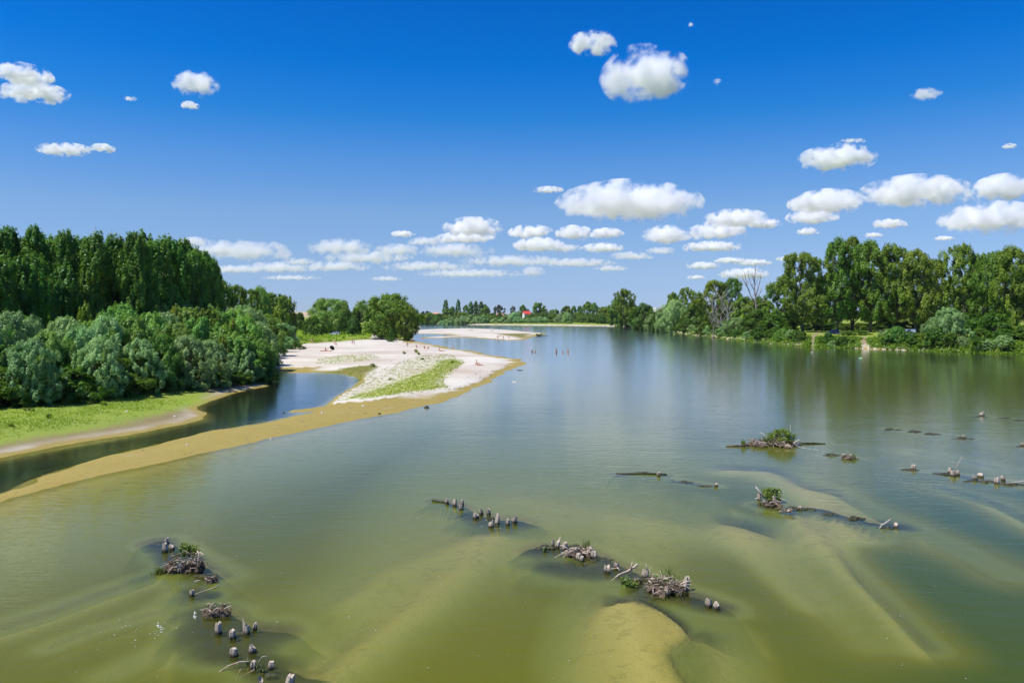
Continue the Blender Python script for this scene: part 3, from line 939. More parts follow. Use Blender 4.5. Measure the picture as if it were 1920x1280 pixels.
# ------------------------------------------------------------------ the meadow and its trees
plant_px('olivetree', 620, 562, 345, 'grey-green willow tree on dark trunk standing by the pale car', 'tree', wpx=86, var=0)
plant_px('roundtree', 730, 555, 312, 'large round green tree at the tip of the meadow', 'tree', wpx=112, var=0)
plant_px('fartree', 705, 566, 335, 'green tree joined to the back left of the round tree', 'tree', wpx=50)
plant_px('roundtree', 762, 574, 305, 'yellowish tree leaning over the channel on the right of the round tree', 'tree', wpx=44, var=1)
plant_px('fartree', 603, 561, 372, 'dark tree peeping over the left of the willow tree', 'tree', wpx=36)
plant_px('fartree', 646, 567, 372, 'dark tree peeping over the right of the willow tree', 'tree', wpx=34)
plant_px('thicket', 667, 577, 340, 'upright bushy tree between the willow tree and the round tree', 'tree', wpx=26)
plant_px('thicket', 582, 598, 330, 'dense bush on the left of the willow tree', 'bush', wpx=38)
plant_px('thicket', 664, 597, 325, 'low dense bush on the right of the willow tree', 'bush', wpx=34)
plant_px('shrub', 594, 612, 318, 'low yellow-flowered bush at the foot of the willow tree', 'shrub', wpx=24)
plant_px('shrub', 543, 617, 312, 'small dull bush alone in the meadow', 'shrub', wpx=16)
plant_px('shrub', 733, 619, 283, 'dark upright bush in front of the round tree', 'shrub', wpx=16)
plant_px('shrub', 572, 634, 272, 'dark bush at the foot of the beach path', 'shrub', wpx=16)
plant_px('thicket', 526, 612, 225, 'dusky bush at the upper left corner of the beach', 'bush', wpx=40)
plant_px('shrub', 548, 640, 216, 'low green bush spreading onto the sand', 'shrub', wpx=50)
plant_px('lime', 512, 640, 206, 'bright green bush at the beach corner', 'shrub', wpx=28)
plant_px('thicket', 562, 588, 420, 'dark tree at the back of the meadow below the sandy mound', 'tree', wpx=30)


# ------------------------------------------------------------------ right bank
RB = [  # column, top row, distance, kind, width px, label
    (1172, 543, 640, 'cottonwood', 46, 'tall slender tree standing out alone on the far right bank'),
    (1184, 572, 650, 'thicket', 50, 'dense green tree at the foot of the tall slender tree'),
    (1160, 556, 690, 'fartree', 40, 'dark tree behind the tall slender tree'),
    (1206, 572, 560, 'thicket', 56, 'rounded olive bush right of the tall slender tree'),
    (1196, 596, 590, 'silver', 34, 'small silvery willow at the waterline below the tall slender tree'),
    (1223, 590, 520, 'silver', 38, 'grey-green willow bush at the waterline beside the rounded olive bush'),
    (1236, 584, 500, 'shrub', 40, 'yellow-green bush leaning over the water before the big silver willow'),
    (1265, 566, 465, 'silver', 62, 'big silver willow bush on the right bank in front of the far house'),
    (1243, 578, 480, 'silver', 40, 'silvery bush at the left of the big silver willow'),
    (1262, 553, 520, 'fartree', 40, 'dark round tree behind the big silver willow'),
    (1288, 541, 500, 'cottonwood', 44, 'thin open tree rising behind the big silver willow'),
    (1305, 566, 440, 'thicket', 54, 'dark green bush right of the big silver willow'),
    (1288, 598, 430, 'shrub', 44, 'low dark bush at the waterline below the thin open tree'),
    (1312, 560, 470, 'cottonwood', 50, 'slim green tree left of the white dead tree'),
    (1338, 528, 400, 'cottonwood', 72, 'leafy spreading tree that crowns the white dead trunks'),
    (1372, 524, 405, 'cottonwood', 64, 'second leafy tree behind the white dead trunks'),
    (1322, 604, 385, 'shrub', 40, 'lime tinted low bush at the waterline left of the dead tree'),
    (1345, 606, 372, 'shrub', 36, 'low bush under the fallen white limb'),
    (1392, 560, 392, 'fartree', 60, 'dusky tree between the white dead tree and the bare tree'),
    (1424, 560, 385, 'fartree', 60, 'olive tree at the foot of the bare brown tree'),
    (1380, 596, 338, 'silver', 56, 'silvery willow bush at the water below the white dead tree'),
    (1418, 583, 322, 'thicket', 66, 'deep green glossy bush at the water right of the silvery willow'),
    (1450, 590, 318, 'shrub', 60, 'mid green bush beside the deep green glossy bush'),
    (1436, 621, 300, 'willow', 40, 'low grey bush at the waterline below the bare tree'),
    (1478, 622, 290, 'silver', 30, 'small grey tuft bush on the low bank before the tall trees'),
    (1455, 625, 296, 'shrub', 36, 'low round bush at the waterline before the tall trees'),
    (1505, 478, 320, 'cottonwood', 110, 'first tall dark tree of the right grove with an open left crown'),
    (1466, 528, 345, 'cottonwood', 70, 'lower leaning tree at the left edge of the right grove'),
    (1571, 452, 318, 'cottonwood', 84, 'tallest tree of the right grove with gaps of sky at its left'),
    (1598, 450, 325, 'cottonwood', 90, 'tall tree just right of the tallest grove tree'),
    (1632, 456, 315, 'cottonwood', 90, 'broad tall tree in the middle of the right grove'),
    (1676, 462, 310, 'cottonwood', 96, 'full rounded tall tree above the blue van'),
    (1718, 472, 305, 'cottonwood', 96, 'broad olive tall tree above the pale van'),
    (1748, 490, 320, 'cottonwood', 84, 'sloping tall tree right of the pale van'),
    (1806, 462, 300, 'cottonwood', 84, 'tall grey-green tree with a ragged narrow top'),
    (1842, 480, 310, 'cottonwood', 80, 'dark tall tree behind the large silver willow'),
    (1866, 476, 285, 'cottonwood', 84, 'tall tree left of the frame edge tree'),
    (1900, 466, 275, 'cottonwood', 90, 'tall tree cut by the right frame edge'),
    (1950, 480, 280, 'cottonwood', 110, 'tall tree mostly outside the right frame edge'),
    (1540, 520, 345, 'cottonwood', 90, 'background tree closing the gap left of the tallest grove tree'),
    (1660, 520, 350, 'cottonwood', 110, 'background tree behind the middle of the right grove'),
    (1780, 540, 345, 'cottonwood', 110, 'background tree behind the large silver willow'),
    (1860, 540, 330, 'cottonwood', 110, 'background tree behind the right edge trees'),
    (1604, 620, 274, 'shrub', 62, 'broad dark green bush hanging over the water below the blue van'),
    (1572, 630, 270, 'shrub', 40, 'low bright bush left of the broad dark bush'),
    (1517, 634, 285, 'shrub', 26, 'low weedy clump on the bank by the person in white'),
    (1500, 632, 292, 'lime', 30, 'bright green weed clump at the landing'),
    (1637, 632, 258, 'shrub', 24, 'small green bush right of the sandy landing'),
    (1667, 617, 246, 'silver', 46, 'rounded silver willow bush between landing and pale van'),
    (1706, 622, 240, 'shrub', 44, 'dark bush hiding the front of the pale van'),
    (1728, 625, 236, 'willow', 40, 'light green willow bush right of the pale van'),
    (1778, 579, 228, 'silver', 80, 'large silver willow tree leaning over the water'),
    (1752, 600, 240, 'silver', 50, 'smaller silver willow at the left foot of the large silver willow'),
    (1800, 632, 223, 'silver', 40, 'silver willow spray hanging at the water'),
    (1838, 616, 225, 'shrub', 50, 'dark green bush between the large willow and the conical bush'),
    (1860, 590, 232, 'thicket', 76, 'conical dark green bush tree at the water'),
    (1885, 618, 218, 'shrub', 60, 'low dark green bush at the far right waterline'),
    (1902, 590, 240, 'lime', 30, 'bright climbing shrub hanging at the right edge'),
    (1925, 610, 215, 'thicket', 60, 'dark bush at the right frame edge'),
    (1530, 606, 360, 'thicket', 70, 'bright undergrowth bush seen between the grove trunks at left'),
    (1610, 606, 365, 'thicket', 80, 'bright undergrowth bush seen between the two dark trunks'),
    (1660, 604, 350, 'thicket', 80, 'bright undergrowth bush right of the dark trunks'),
    (1560, 604, 380, 'thicket', 80, 'shaded undergrowth bush behind the blue van'),
    (1720, 600, 320, 'thicket', 90, 'shaded undergrowth bush behind the pale van'),
    (1820, 590, 290, 'thicket', 90, 'shaded undergrowth bush behind the large silver willow'),
    (1470, 585, 350, 'thicket', 80, 'dense undergrowth bush at the left end of the grove'),
]
for px, top, y, key, wpx, lab in RB:
    nm = 'tree' if key in ('cottonwood', 'fartree', 'roundtree') else 'bush'
    plant_px(key, px, top, y, lab, nm, 'trees and bushes of the right bank', wpx)

# shrubs that overhang the water along the right bank, leaving the two landings open
_wl = W([(1195, 616), (1250, 621), (1300, 628), (1350, 634), (1400, 639.5), (1450, 644), (1500, 648.5), (1550, 651), (1600, 652.5), (1700, 656), (1800, 660), (1900, 663.5)])
cnt_ = {}
_n = 0
for k in range(46):
    t_ = (k + 0.5) / 46 * (len(_wl) - 1)
    i_ = int(t_)
    pq = _wl[i_] * (1 - t_ + i_) + _wl[i_ + 1] * (t_ - i_)
    x, y = pq[0] + PR.uniform(1.0, 3.2), pq[1] + PR.uniform(-1, 1.5)
    if sdist(np.array([x]), np.array([y]), P_LANDA)[0] > -2.2 or sdist(np.array([x]), np.array([y]), P_LANDB)[0] > -2.2:
        continue
    key = PR.choice(['shrub', 'shrub', 'shrub', 'willow', 'silver', 'lime'])
    h_ = PR.uniform(2.2, 4.6) * (0.75 if 1500 < 960 + x / y * FOC < 1660 else 1)
    adj_ = {'shrub': 'dark green shrub', 'willow': 'soft green willow bush', 'silver': 'silvery willow bush', 'lime': 'bright green shrub'}[key]
    wh = 960 + x / y * FOC
    zone = 'before the dead trees' if wh < 1440 else 'left of the first landing' if wh < 1515 else 'between the two landings' if wh < 1607 else 'right of the second landing' if wh < 1740 else 'below the right frame edge trees'
    cnt_[(key, zone)] = cnt_.get((key, zone), 0) + 1
    plant(key, x, y, h_, ORD[cnt_[(key, zone)] - 1] + ' ' + adj_ + ' from left overhanging the waterline ' + zone, 'bush', 'shrubs overhanging the right waterline', h_ * PR.uniform(1.3, 1.9))
    _n += 1


def dead_tree(name, label, px, y, base_py, limbs, r0, mat, z=None):
    """A leafless tree: limbs are polylines in (column, row) at distance y, each (points, radius at foot, depth drift)."""
    x0 = xat(px, y)
    z0 = ground_height(x0, y) if z is None else z
    o = thing(name, label, 'tree', (x0, y, z0 - 0.3))
    rng = random.Random(px)
    b = MB()
    br = MB()
    for i, (pts, r, dy) in enumerate(limbs):
        n_ = len(pts)
        P3 = [Vector((xat(a, y) - x0, dy * k / max(n_ - 1, 1), hgt(c, y) - z0 + 0.3)) for k, (a, c) in enumerate(pts)]
        (b if i == 0 else br).tube(P3, [r * (1 - 0.8 * k / (n_ - 1)) for k in range(n_)], 7, True, 0.1, rng)
        for k in range(1, n_):
            for q in range(3):
                d = Vector((rng.uniform(-1, 1), rng.uniform(-1, 1), rng.uniform(0.1, 1.2))).normalized()
                ln = rng.uniform(0.6, 1.0) * r * 11
                p0 = P3[k - 1].lerp(P3[k], rng.random())
                br.tube([p0, p0 + d * ln * 0.5 + Vector((0, 0, ln * 0.1)), p0 + d * ln + Vector((0, 0, ln * 0.35))], [r * 0.28, r * 0.16, 0.02], 4)
    link('trunk', b.mesh('trunk', mat, True), o)
    link('branch', br.mesh('branch', mat, True), o)
    return o


dead_tree('dead_tree', 'forked white dead trunk without bark over the right bank bushes', 1365, 366, 606,
          [([(1364, 612), (1365, 598), (1364, 586), (1360, 576), (1354, 566), (1349, 556), (1344, 548)], 0.62, 0),
           ([(1362, 582), (1364, 582), (1366, 580)], 0.35, 0.5), ([(1352, 562), (1357, 558), (1360, 553)], 0.25, -1.0), ([(1364, 590), (1372, 584), (1378, 580)], 0.2, 1.0),
           ([(1360, 578), (1352, 588), (1346, 592)], 0.2, -1.2)], 0.6, M_PALEBARK)
dead_tree('fallen_tree', 'bleached fallen tree stretching pale limbs out over the water', 1360, 352, 611,
          [([(1366, 610), (1355, 611), (1348, 605), (1341, 597), (1336, 588), (1334, 577), (1334, 566), (1329, 558)], 0.5, -2.0),
           ([(1352, 611), (1344, 613), (1338, 611), (1332, 606), (1329, 603)], 0.36, -3.0), ([(1341, 597), (1332, 590), (1324, 583)], 0.26, -2.0),
           ([(1334, 574), (1330, 568), (1326, 563)], 0.2, 1.0), ([(1336, 634), (1340, 628), (1346, 627)], 0.3, -1.0), ([(1336, 634), (1338, 626)], 0.4, 0)], 0.5, M_PALEBARK)
dead_tree('bare_tree', 'bare brown tree with fine upright twigs beside the grove', 1418, 372, 580,
          [([(1418, 606), (1418, 585), (1417, 565), (1415, 545), (1415, 528), (1416, 512), (1417, 506)], 0.42, 0),
           ([(1418, 572), (1409, 556), (1402, 536), (1399, 520), (1398, 510)], 0.32, 2.0), ([(1417, 556), (1421, 540), (1424, 524), (1425, 510)], 0.26, -1.5),
           ([(1415, 545), (1408, 532), (1405, 518), (1404, 508)], 0.22, 1.5), ([(1418, 574), (1428, 566), (1434, 560)], 0.3, -1.0), ([(1419, 562), (1426, 548), (1430, 538)], 0.2, 1.2),
           ([(1416, 534), (1411, 522), (1410, 511)], 0.18, -1.0), ([(1402, 540), (1394, 524), (1392, 512)], 0.2, 0.8), ([(1403, 580), (1395, 575), (1388, 578)], 0.2, -2)], 0.42, M_DEADBARK)

# ------------------------------------------------------------------ far bank
rr = random.Random(5)
FB = [(868, 585, 980, 'fartree', 28), (800, 584, 960, 'purple', 26), (812, 590, 940, 'fartree', 26), (836, 563, 985, 'lombardy', 13), (838, 580, 975, 'fartree', 34), (848, 576, 1000, 'fartree', 16),
      (859, 563, 985, 'lombardy', 11), (874, 573, 1000, 'fartree', 14), (883, 566, 990, 'lombardy', 12), (892, 566, 990, 'lombardy', 12), (902, 566, 985, 'lombardy', 13), (910, 572, 1000, 'fartree', 16),
      (911, 577, 960, 'fartree', 22), (936, 573, 1000, 'purple', 26), (962, 575, 1000, 'purple', 14), (980, 573, 990, 'fartree', 20), (1010, 568, 980, 'fartree', 30), (966, 586, 960, 'farsilver', 26),
      (1040, 580, 960, 'fartree', 20), (1063, 574, 950, 'fartree', 22), (1076, 575, 960, 'fartree', 16), (1087, 574, 955, 'lombardy', 14), (1102, 568, 930, 'fartree', 26), (1115, 570, 920, 'fartree', 20),
      (1128, 576, 900, 'fartree', 24), (1140, 574, 860, 'fartree', 26), (1046, 582, 1100, 'lombardy', 7), (1054, 580, 1100, 'lombardy', 7), (1033, 581, 1100, 'lombardy', 7), (990, 580, 1080, 'purple', 10)]
for i, (px, top, y, key, wpx) in enumerate(FB):
    lab = {'lombardy': 'narrow dark column poplar on the far bank skyline', 'fartree': 'rounded green tree on the far bank skyline', 'purple': 'dark spiky tree on the far bank skyline',
           'farsilver': 'pale willow crown on the far bank'}[key]
    lab = {1010: 'round green tree right of the red-roofed house', 980: 'dark tree just left of the red-roofed house', 936: 'spiky dark tree right of the pink-roofed house', 859: 'single column poplar standing free on the far skyline',
           836: 'column poplar leftmost of the far skyline row', 1102: 'taller round tree at the right of the far skyline', 911: 'bushy round tree left of the pink-roofed house'}.get(px, lab)
    plant_px(key, px, top, y, lab, 'tree', 'trees on the far bank skyline', wpx)
SV = [(868, 593, 850, 22), (858, 597, 850, 14), (881, 592, 850, 20), (894, 594, 850, 16), (907, 592, 848, 20), (928, 597, 850, 18), (946, 593, 845, 20), (964, 588, 845, 28), (974, 594, 840, 18), (990, 597, 840, 18), (1002, 596, 840, 18),
      (1012, 594, 840, 18), (1047, 591, 835, 20), (1064, 587, 820, 22), (1067, 602, 800, 14), (835, 600, 850, 24), (846, 596, 860, 16), (1022, 595, 840, 14), (828, 601, 850, 14), (955, 598, 835, 12)]
for k_, (px, top, y, wpx) in enumerate(sorted(SV)):
    plant_px('farsilver', px, top, y, 'round silver willow bush, ' + ORD[k_] + ' from left on the far bank shore', 'bush', 'silver willow bushes on the far bank', wpx)
for i in range(95):
    px = rr.uniform(785, 1165)
    y = rr.uniform(865, 985) if px < 1090 else rr.uniform(760, 900)
    top = rr.uniform(587, 597) - (2 if y > 930 else 0)
    plant_px(rr.choice(['farshrub', 'farshrub', 'fartree']), px, top, y, 'mid green bush in the hedge-like band along the far bank', 'bush', 'bushes along the far bank', rr.uniform(16, 30))
for px, top, y in ((792, 599, 880), (812, 601, 870), (798, 603, 868)):
    plant_px('farshrub', px, top, y, 'low bush at the left end of the far bank shore', 'bush', 'bushes at the left end of the far bank', 12)
# low wooded plain behind: rows of trees on both sides
for i in range(46):
    px = rr.choice([rr.uniform(555, 790), rr.uniform(1150, 1460)])
    y = rr.uniform(700, 1150) if px > 1150 else rr.uniform(900, 1300)
    top = rr.uniform(580, 590)
    if px < 600 and top < 587:
        continue
    plant_px('fartree', px, top, y, 'distant tree in the plain behind the river trees', 'tree', 'distant trees in the plain', rr.uniform(18, 34))

# hills on the horizon and the sandy mound behind the meadow
m_hill, n, out = newmat('far_hills')
N = NB(n)
hn = N.noise(0.0012, 4, 0.6, N('Mapping', {'Vector': N('NewGeometry').outputs['Position'], 'Scale': (1, 0.5, 1)}).outputs[0])
p = N('BsdfPrincipled', {'Base Color': N.mix(N.math('ADD', N.math('MULTIPLY', N.math('SUBTRACT', hn, 0.5), 4), 0.5, clamp=True), (0.10, 0.14, 0.05), (0.36, 0.33, 0.22)), 'Roughness': 0.95})
n.links.new(p.outputs[0], out.inputs['Surface'])
gx, gy = np.meshgrid(np.linspace(-14000, 14000, 141), np.linspace(7600, 15000, 25))
hz_ = (1 + fbm(gx, gy, 2600, 401)) * 40 * np.sin(np.clip((gy - 7600) / 7400, 0, 1) * math.pi) ** 0.7 * 0.62 + 16 * np.clip(fbm(gx, gy, 900, 421), 0, 1)
hz_ = np.where(gy <= 7601, -2, np.where(gy >= 14999, -2, hz_ * sstep(7600, 9000, gy)))
ii = np.arange(gx.size).reshape(gx.shape)
Fh = np.stack([ii[:-1, :-1], ii[:-1, 1:], ii[1:, 1:], ii[1:, :-1]], -1).reshape(-1, 4)
tag(link('hills', mesh_np('hills', np.stack([gx.ravel(), gy.ravel(), np.minimum(hz_.ravel(), 64)], 1), Fh, m_hill, smooth=True)), 'low pale hills on the horizon', None, None, 'structure')
M_MOUND = rough_mat('quarry_sand', (0.36, 0.26, 0.17), (0.50, 0.38, 0.27), 0.05, 0.95, 0.3)
yb = 1500
x0, x1 = xat(553, yb), xat(596, yb)
gx, gy = np.meshgrid(np.linspace(x0 - 30, x1 + 190, 80), np.linspace(yb, yb + 90, 14))
tt = (gy - yb) / 90
hm = (hgt(584.5, yb)) * np.minimum(np.sin(np.clip(tt * 1.05, 0, 1) * math.pi) * 1.6, 1) * sstep(x0 - 30, x0 - 12, gx) * sstep(x1 + 190, x1 + 150, gx) + fbm(gx, gy, 16, 441) * 1.2
ii = np.arange(gx.size).reshape(gx.shape)
Fh = np.stack([ii[:-1, :-1], ii[:-1, 1:], ii[1:, 1:], ii[1:, :-1]], -1).reshape(-1, 4)
tag(link('quarry_mound', mesh_np('quarry_mound', np.stack([gx.ravel(), gy.ravel(), np.maximum(hm.ravel(), 0)], 1), Fh, M_MOUND, smooth=True)), 'flat-topped sandy mound on the plain behind the meadow', None, None, 'structure')


# ------------------------------------------------------------------ clouds: banks of mist with a flat base at 1200 m
BASE = 1200.0


def cloud_mat(name, dens, amp, nscale, soft):
    """Mist whose density falls off towards the rim of its bank and is torn by a fractal noise."""
    m, n, out = newmat(name)
    N = NB(n)
    oc = N('TexCoord').outputs['Object']
    inf = N('ObjectInfo')
    shape = N('Attribute', attribute_name='cloud_shape', attribute_type='OBJECT').outputs['Vector']
    q = N('VectorMath', {0: oc, 1: shape}, operation='MULTIPLY').outputs[0]          # in units of half the height
    off = N('VectorMath', {0: inf.outputs['Random'], 1: (91.0, 57.0, 33.0)}, operation='MULTIPLY').outputs[0]
    q2 = N('VectorMath', {0: q, 1: off}, operation='ADD').outputs[0]
    big_ = N.noise(nscale * 0.45, 1, 0.5, q2)
    fine = N.noise(nscale, 9, 0.68, q2)
    z = N('SeparateXYZ', {0: oc}).outputs['Z']
    # flatter underside: the lower half of the bank is squeezed
    zz = N.math('MULTIPLY', z, N.math('ADD', 1.0, N.math('MULTIPLY', N.math('LESS_THAN', z, 0.0), 0.7)))
    sp = N('SeparateXYZ', {0: oc})
    r = N('VectorMath', {0: N('CombineXYZ', {0: sp.outputs['X'], 1: sp.outputs['Y'], 2: zz}).outputs[0]}, operation='LENGTH').outputs['Value']
    d = N.math('SUBTRACT', 0.80, r)
    t = N.math('ADD', d, N.math('MULTIPLY', N.math('SUBTRACT', fine, 0.5), amp))
    t = N.math('ADD', t, N.math('MULTIPLY', N.math('SUBTRACT', big_, 0.5), amp * 0.9))
    t = N.math('DIVIDE', t, soft, clamp=True)
    scl = N('Attribute', attribute_name='cloud_density', attribute_type='OBJECT').outputs['Fac']
    v = N('VolumePrincipled', {'Color': (0.985, 0.992, 1.0, 1), 'Density': N.math('MULTIPLY', t, N.math('MULTIPLY', scl, dens)), 'Anisotropy': 0.1})
    n.links.new(v.outputs[0], out.inputs['Volume'])
    return m


M_CLOUD = cloud_mat('cloud_mist', 9.0, 2.5, 2.3, 0.62)
M_CLOUD_THIN = cloud_mat('cloud_mist_thin', 3.4, 2.5, 2.2, 0.8)
M_RAGGED = cloud_mat('cloud_ragged', 6.0, 3.4, 2.2, 0.7)
M_WISP = cloud_mat('cloud_wisp', 2.4, 3.0, 1.5, 0.7)
_cm = {}


def cloud(px, py, wpx, hpx, label, mat, seed, flat=0.3, rag=1.0):
    y = (BASE - EYE) * FOC / (HZ - (py + hpx * 0.42))
    x = xat(px, y)
    wd, ht = wpx / FOC * y * 1.08, hpx / FOC * y * 1.22
    if mat.name not in _cm:
        bm = bmesh.new()
        bmesh.ops.create_icosphere(bm, subdivisions=3, radius=1.0)
        me = bpy.data.meshes.new('cloud')
        bm.to_mesh(me)
        bm.free()
        me.materials.append(mat)
        _cm[mat.name] = me
    dp = min(wd, ht * 2.5)
    c = link('cloud', _cm[mat.name], None, (x, y, BASE + ht * 0.4), 0, (wd / 2, dp / 2, ht / 2))
    c['cloud_shape'] = (wd / ht, dp / ht, 1.0)
    c['cloud_density'] = 1.0 / ht
    return tag(c, label, 'cloud', 'clouds in the summer sky')


CL = [
    (45, 145, 96, 36, 'white cloud at the left frame edge, upper of the pair', 3), (62, 178, 128, 32, 'flat grey-white cloud at the left frame edge, lower of the pair', 3),
    (368, 162, 82, 42, 'small ragged cloud high on the left with a scrap below', 3), (357, 200, 32, 15, 'scrap of cloud under the small ragged cloud', 3),
    (120, 283, 102, 22, 'thin streak cloud low over the left frame edge', 3), (193, 280, 42, 16, 'little puff at the right end of the thin streak cloud', 3),
    (1112, 86, 88, 40, 'ragged cloud highest in the sky, left above the big oval cloud', 3), (1210, 150, 166, 94, 'big bright oval cloud high right of centre', 0),
    (1735, 180, 56, 22, 'thin slanting wisp high on the right', 2), (1570, 302, 138, 46, 'white cloud with a ragged left crest over the right grove', 0),
    (1600, 265, 54, 8, 'faint wisp above the ragged-crested cloud', 2), (1892, 275, 24, 9, 'tiny puff near the right frame edge', 3),
    (1180, 386, 262, 72, 'widest layered cloud right of centre', 0), (1028, 357, 56, 12, 'thin scrap left of the widest layered cloud', 3),
    (1550, 385, 134, 46, 'left lobe of the long double cloud over the right grove', 0), (1715, 367, 194, 58, 'right lobe of the long double cloud over the right grove', 0),
    (1885, 360, 112, 52, 'cloud cut by the right frame edge, upper one', 0), (1858, 416, 176, 58, 'grey-based cloud cut by the right frame edge, lower one', 0),
    (1523, 410, 92, 30, 'small loaf-shaped cloud under the long double cloud', 0), (1667, 422, 64, 18, 'small flat cloud above the right grove', 0),
    (1515, 436, 38, 14, 'tiny round cloud below the loaf-shaped cloud', 0), (1637, 442, 34, 9, 'tiny flat cloud just above the tree tops of the grove', 0),
    (1380, 415, 122, 36, 'billowing cloud right of the widest layered cloud', 0), (1435, 422, 58, 20, 'small cloud joined to the right of the billowing cloud', 0),
    (1248, 445, 92, 36, 'round-topped cloud under the widest layered cloud', 0), (1345, 438, 108, 34, 'cloud under the billowing cloud', 0), (1335, 465, 112, 20, 'flat wide cloud low under the billowing cloud', 0),
    (755, 440, 44, 12, 'tiny lens-shaped cloud left of centre', 0), (888, 430, 110, 36, 'domed cloud at the centre of the sky', 0), (872, 448, 114, 22, 'flat cloud just under the domed central cloud', 0),
    (995, 438, 82, 26, 'cloud right of the domed central cloud', 0), (1010, 463, 98, 28, 'rounded cloud below it, right of centre', 0), (1076, 440, 68, 28, 'small heap cloud under the left of the widest cloud', 0),
    (1138, 440, 62, 20, 'small flat heap cloud under the middle of the widest cloud', 0), (1130, 467, 78, 18, 'soft flat cloud low right of centre', 0), (1183, 482, 84, 16, 'soft grey streak cloud low right of centre', 1),
    (640, 468, 128, 32, 'heaped cloud above the round meadow tree', 1), (745, 474, 90, 26, 'soft cloud right of the heaped cloud above the meadow', 1), (855, 473, 138, 30, 'long soft cloud low at the centre', 1),
    (470, 476, 154, 40, 'long heaped cloud right of the poplar plantation', 1), (365, 455, 54, 18, 'small cloud touching the poplar tops', 1), (430, 507, 124, 16, 'hazy streak cloud beside the last poplars', 1),
    (630, 502, 130, 22, 'hazy streak cloud over the willow tree', 1), (800, 502, 170, 20, 'hazy streak cloud over the far bank', 1), (960, 492, 190, 22, 'hazy band of cloud low at the centre', 1),
    (1000, 512, 48, 22, 'hazy pale puff over the red-roofed house', 1), (1145, 505, 64, 12, 'hazy flat scrap over the far right bank', 1), (1318, 500, 64, 15, 'small flat cloud over the leafy dead-trunk tree', 0),
    (1370, 490, 62, 12, 'thin flat cloud over the bare tree', 0), (1412, 494, 68, 13, 'thin flat cloud right over the bare tree', 0), (1395, 516, 92, 22, 'low cloud behind the bare tree', 0), (1305, 521, 34, 8, 'tiny flat cloud low over the right bank', 0),
    (1490, 487, 74, 11, 'thin cloud just left of the tall grove tree', 0), (545, 522, 110, 10, 'faint haze cloud over the end of the left wood', 1), (725, 524, 60, 10, 'faint haze cloud over the round meadow tree', 1),
    (1060, 468, 70, 16, 'soft cloud between the two rounded central clouds', 1), (1770, 448, 34, 9, 'tiny cloud just over the broad grove tree', 0), (1690, 478, 40, 8, 'thin cloud at the tree tops of the grove', 1),
    (800, 455, 70, 18, 'soft small cloud left of the domed central cloud', 1), (1240, 472, 60, 14, 'soft flat cloud under the round-topped cloud', 1), (560, 492, 60, 14, 'soft pale puff right of the long heaped cloud', 1),
    (520, 505, 150, 22, 'hazy low cloud band beside the left wood', 1), (690, 486, 170, 24, 'hazy low cloud band above the meadow trees', 1), (880, 515, 200, 18, 'hazy lowest cloud band over the far bank poplars', 1), (410, 470, 120, 30, 'hazy cloud behind the last poplars', 1), (1080, 495, 150, 18, 'hazy low band over the tall slender tree', 1),
    (1297, 48, 14, 9, 'tiny scrap of cloud near the top of the sky', 2), (1345, 156, 18, 12, 'tiny faint wisp right of the big oval cloud', 2), (245, 186, 26, 8, 'faint wisp right of the upper left clouds', 2),
]
for i, (px, py, wp, hp, lab, kd) in enumerate(CL):
    cloud(px, py, wp, hp, lab, (M_CLOUD, M_CLOUD_THIN, M_WISP, M_RAGGED)[kd], 500 + i, rag=1.0)



# ------------------------------------------------------------------ ground cover (nobody could count it)
def sample_in(poly, k, rng, test=None):
    lo, hi = poly.min(0), poly.max(0)
    res = []
    while len(res) < k:
        q = rng.uniform(lo, hi, (4000, 2))
        q = q[sdist(q[:, 0], q[:, 1], poly) > 0]
        if test is not None and len(q):
            q = q[test(q[:, 0], q[:, 1])]
        res += list(q)
    return np.array(res[:k])


def blades(name, pts, h, wd, lean, mat, rng, per=4, spread=0.12):
    """Tufts of grass: bent blades of two segments."""
    pts = np.repeat(pts, per, 0)
    k = len(pts)
    z = land(pts[:, 0], pts[:, 1])
    base = np.stack([pts[:, 0] + rng.normal(0, spread, k), pts[:, 1] + rng.normal(0, spread, k), z - 0.02], 1)
    a = rng.uniform(0, 2 * math.pi, k)
    d = np.stack([np.cos(a), np.sin(a), np.zeros(k)], 1)
    s = np.stack([-np.sin(a), np.cos(a), np.zeros(k)], 1)
    hh = h * rng.uniform(0.5, 1.4, (k, 1))
    ww = wd * rng.uniform(0.7, 1.3, (k, 1))
    up = np.array([0, 0, 1.0])
    m1 = base + up * hh * 0.55 + d * hh * lean * 0.3
    tip = base + up * hh * 0.95 + d * hh * lean
    V = np.stack([base - s * ww, base + s * ww, m1 + s * ww * 0.8, m1 - s * ww * 0.8, tip], 1).reshape(-1, 3)
    i = np.arange(k)[:, None] * 5
    F = np.concatenate([i + [[0, 1, 2]], i + [[0, 2, 3]], i + [[3, 2, 4]]], 0)
    t = np.clip(rng.normal(0.5, 0.25, k), 0, 1)
    return mesh_np(name, V, F, mat, None, {'tint': np.tile(t, 3)})


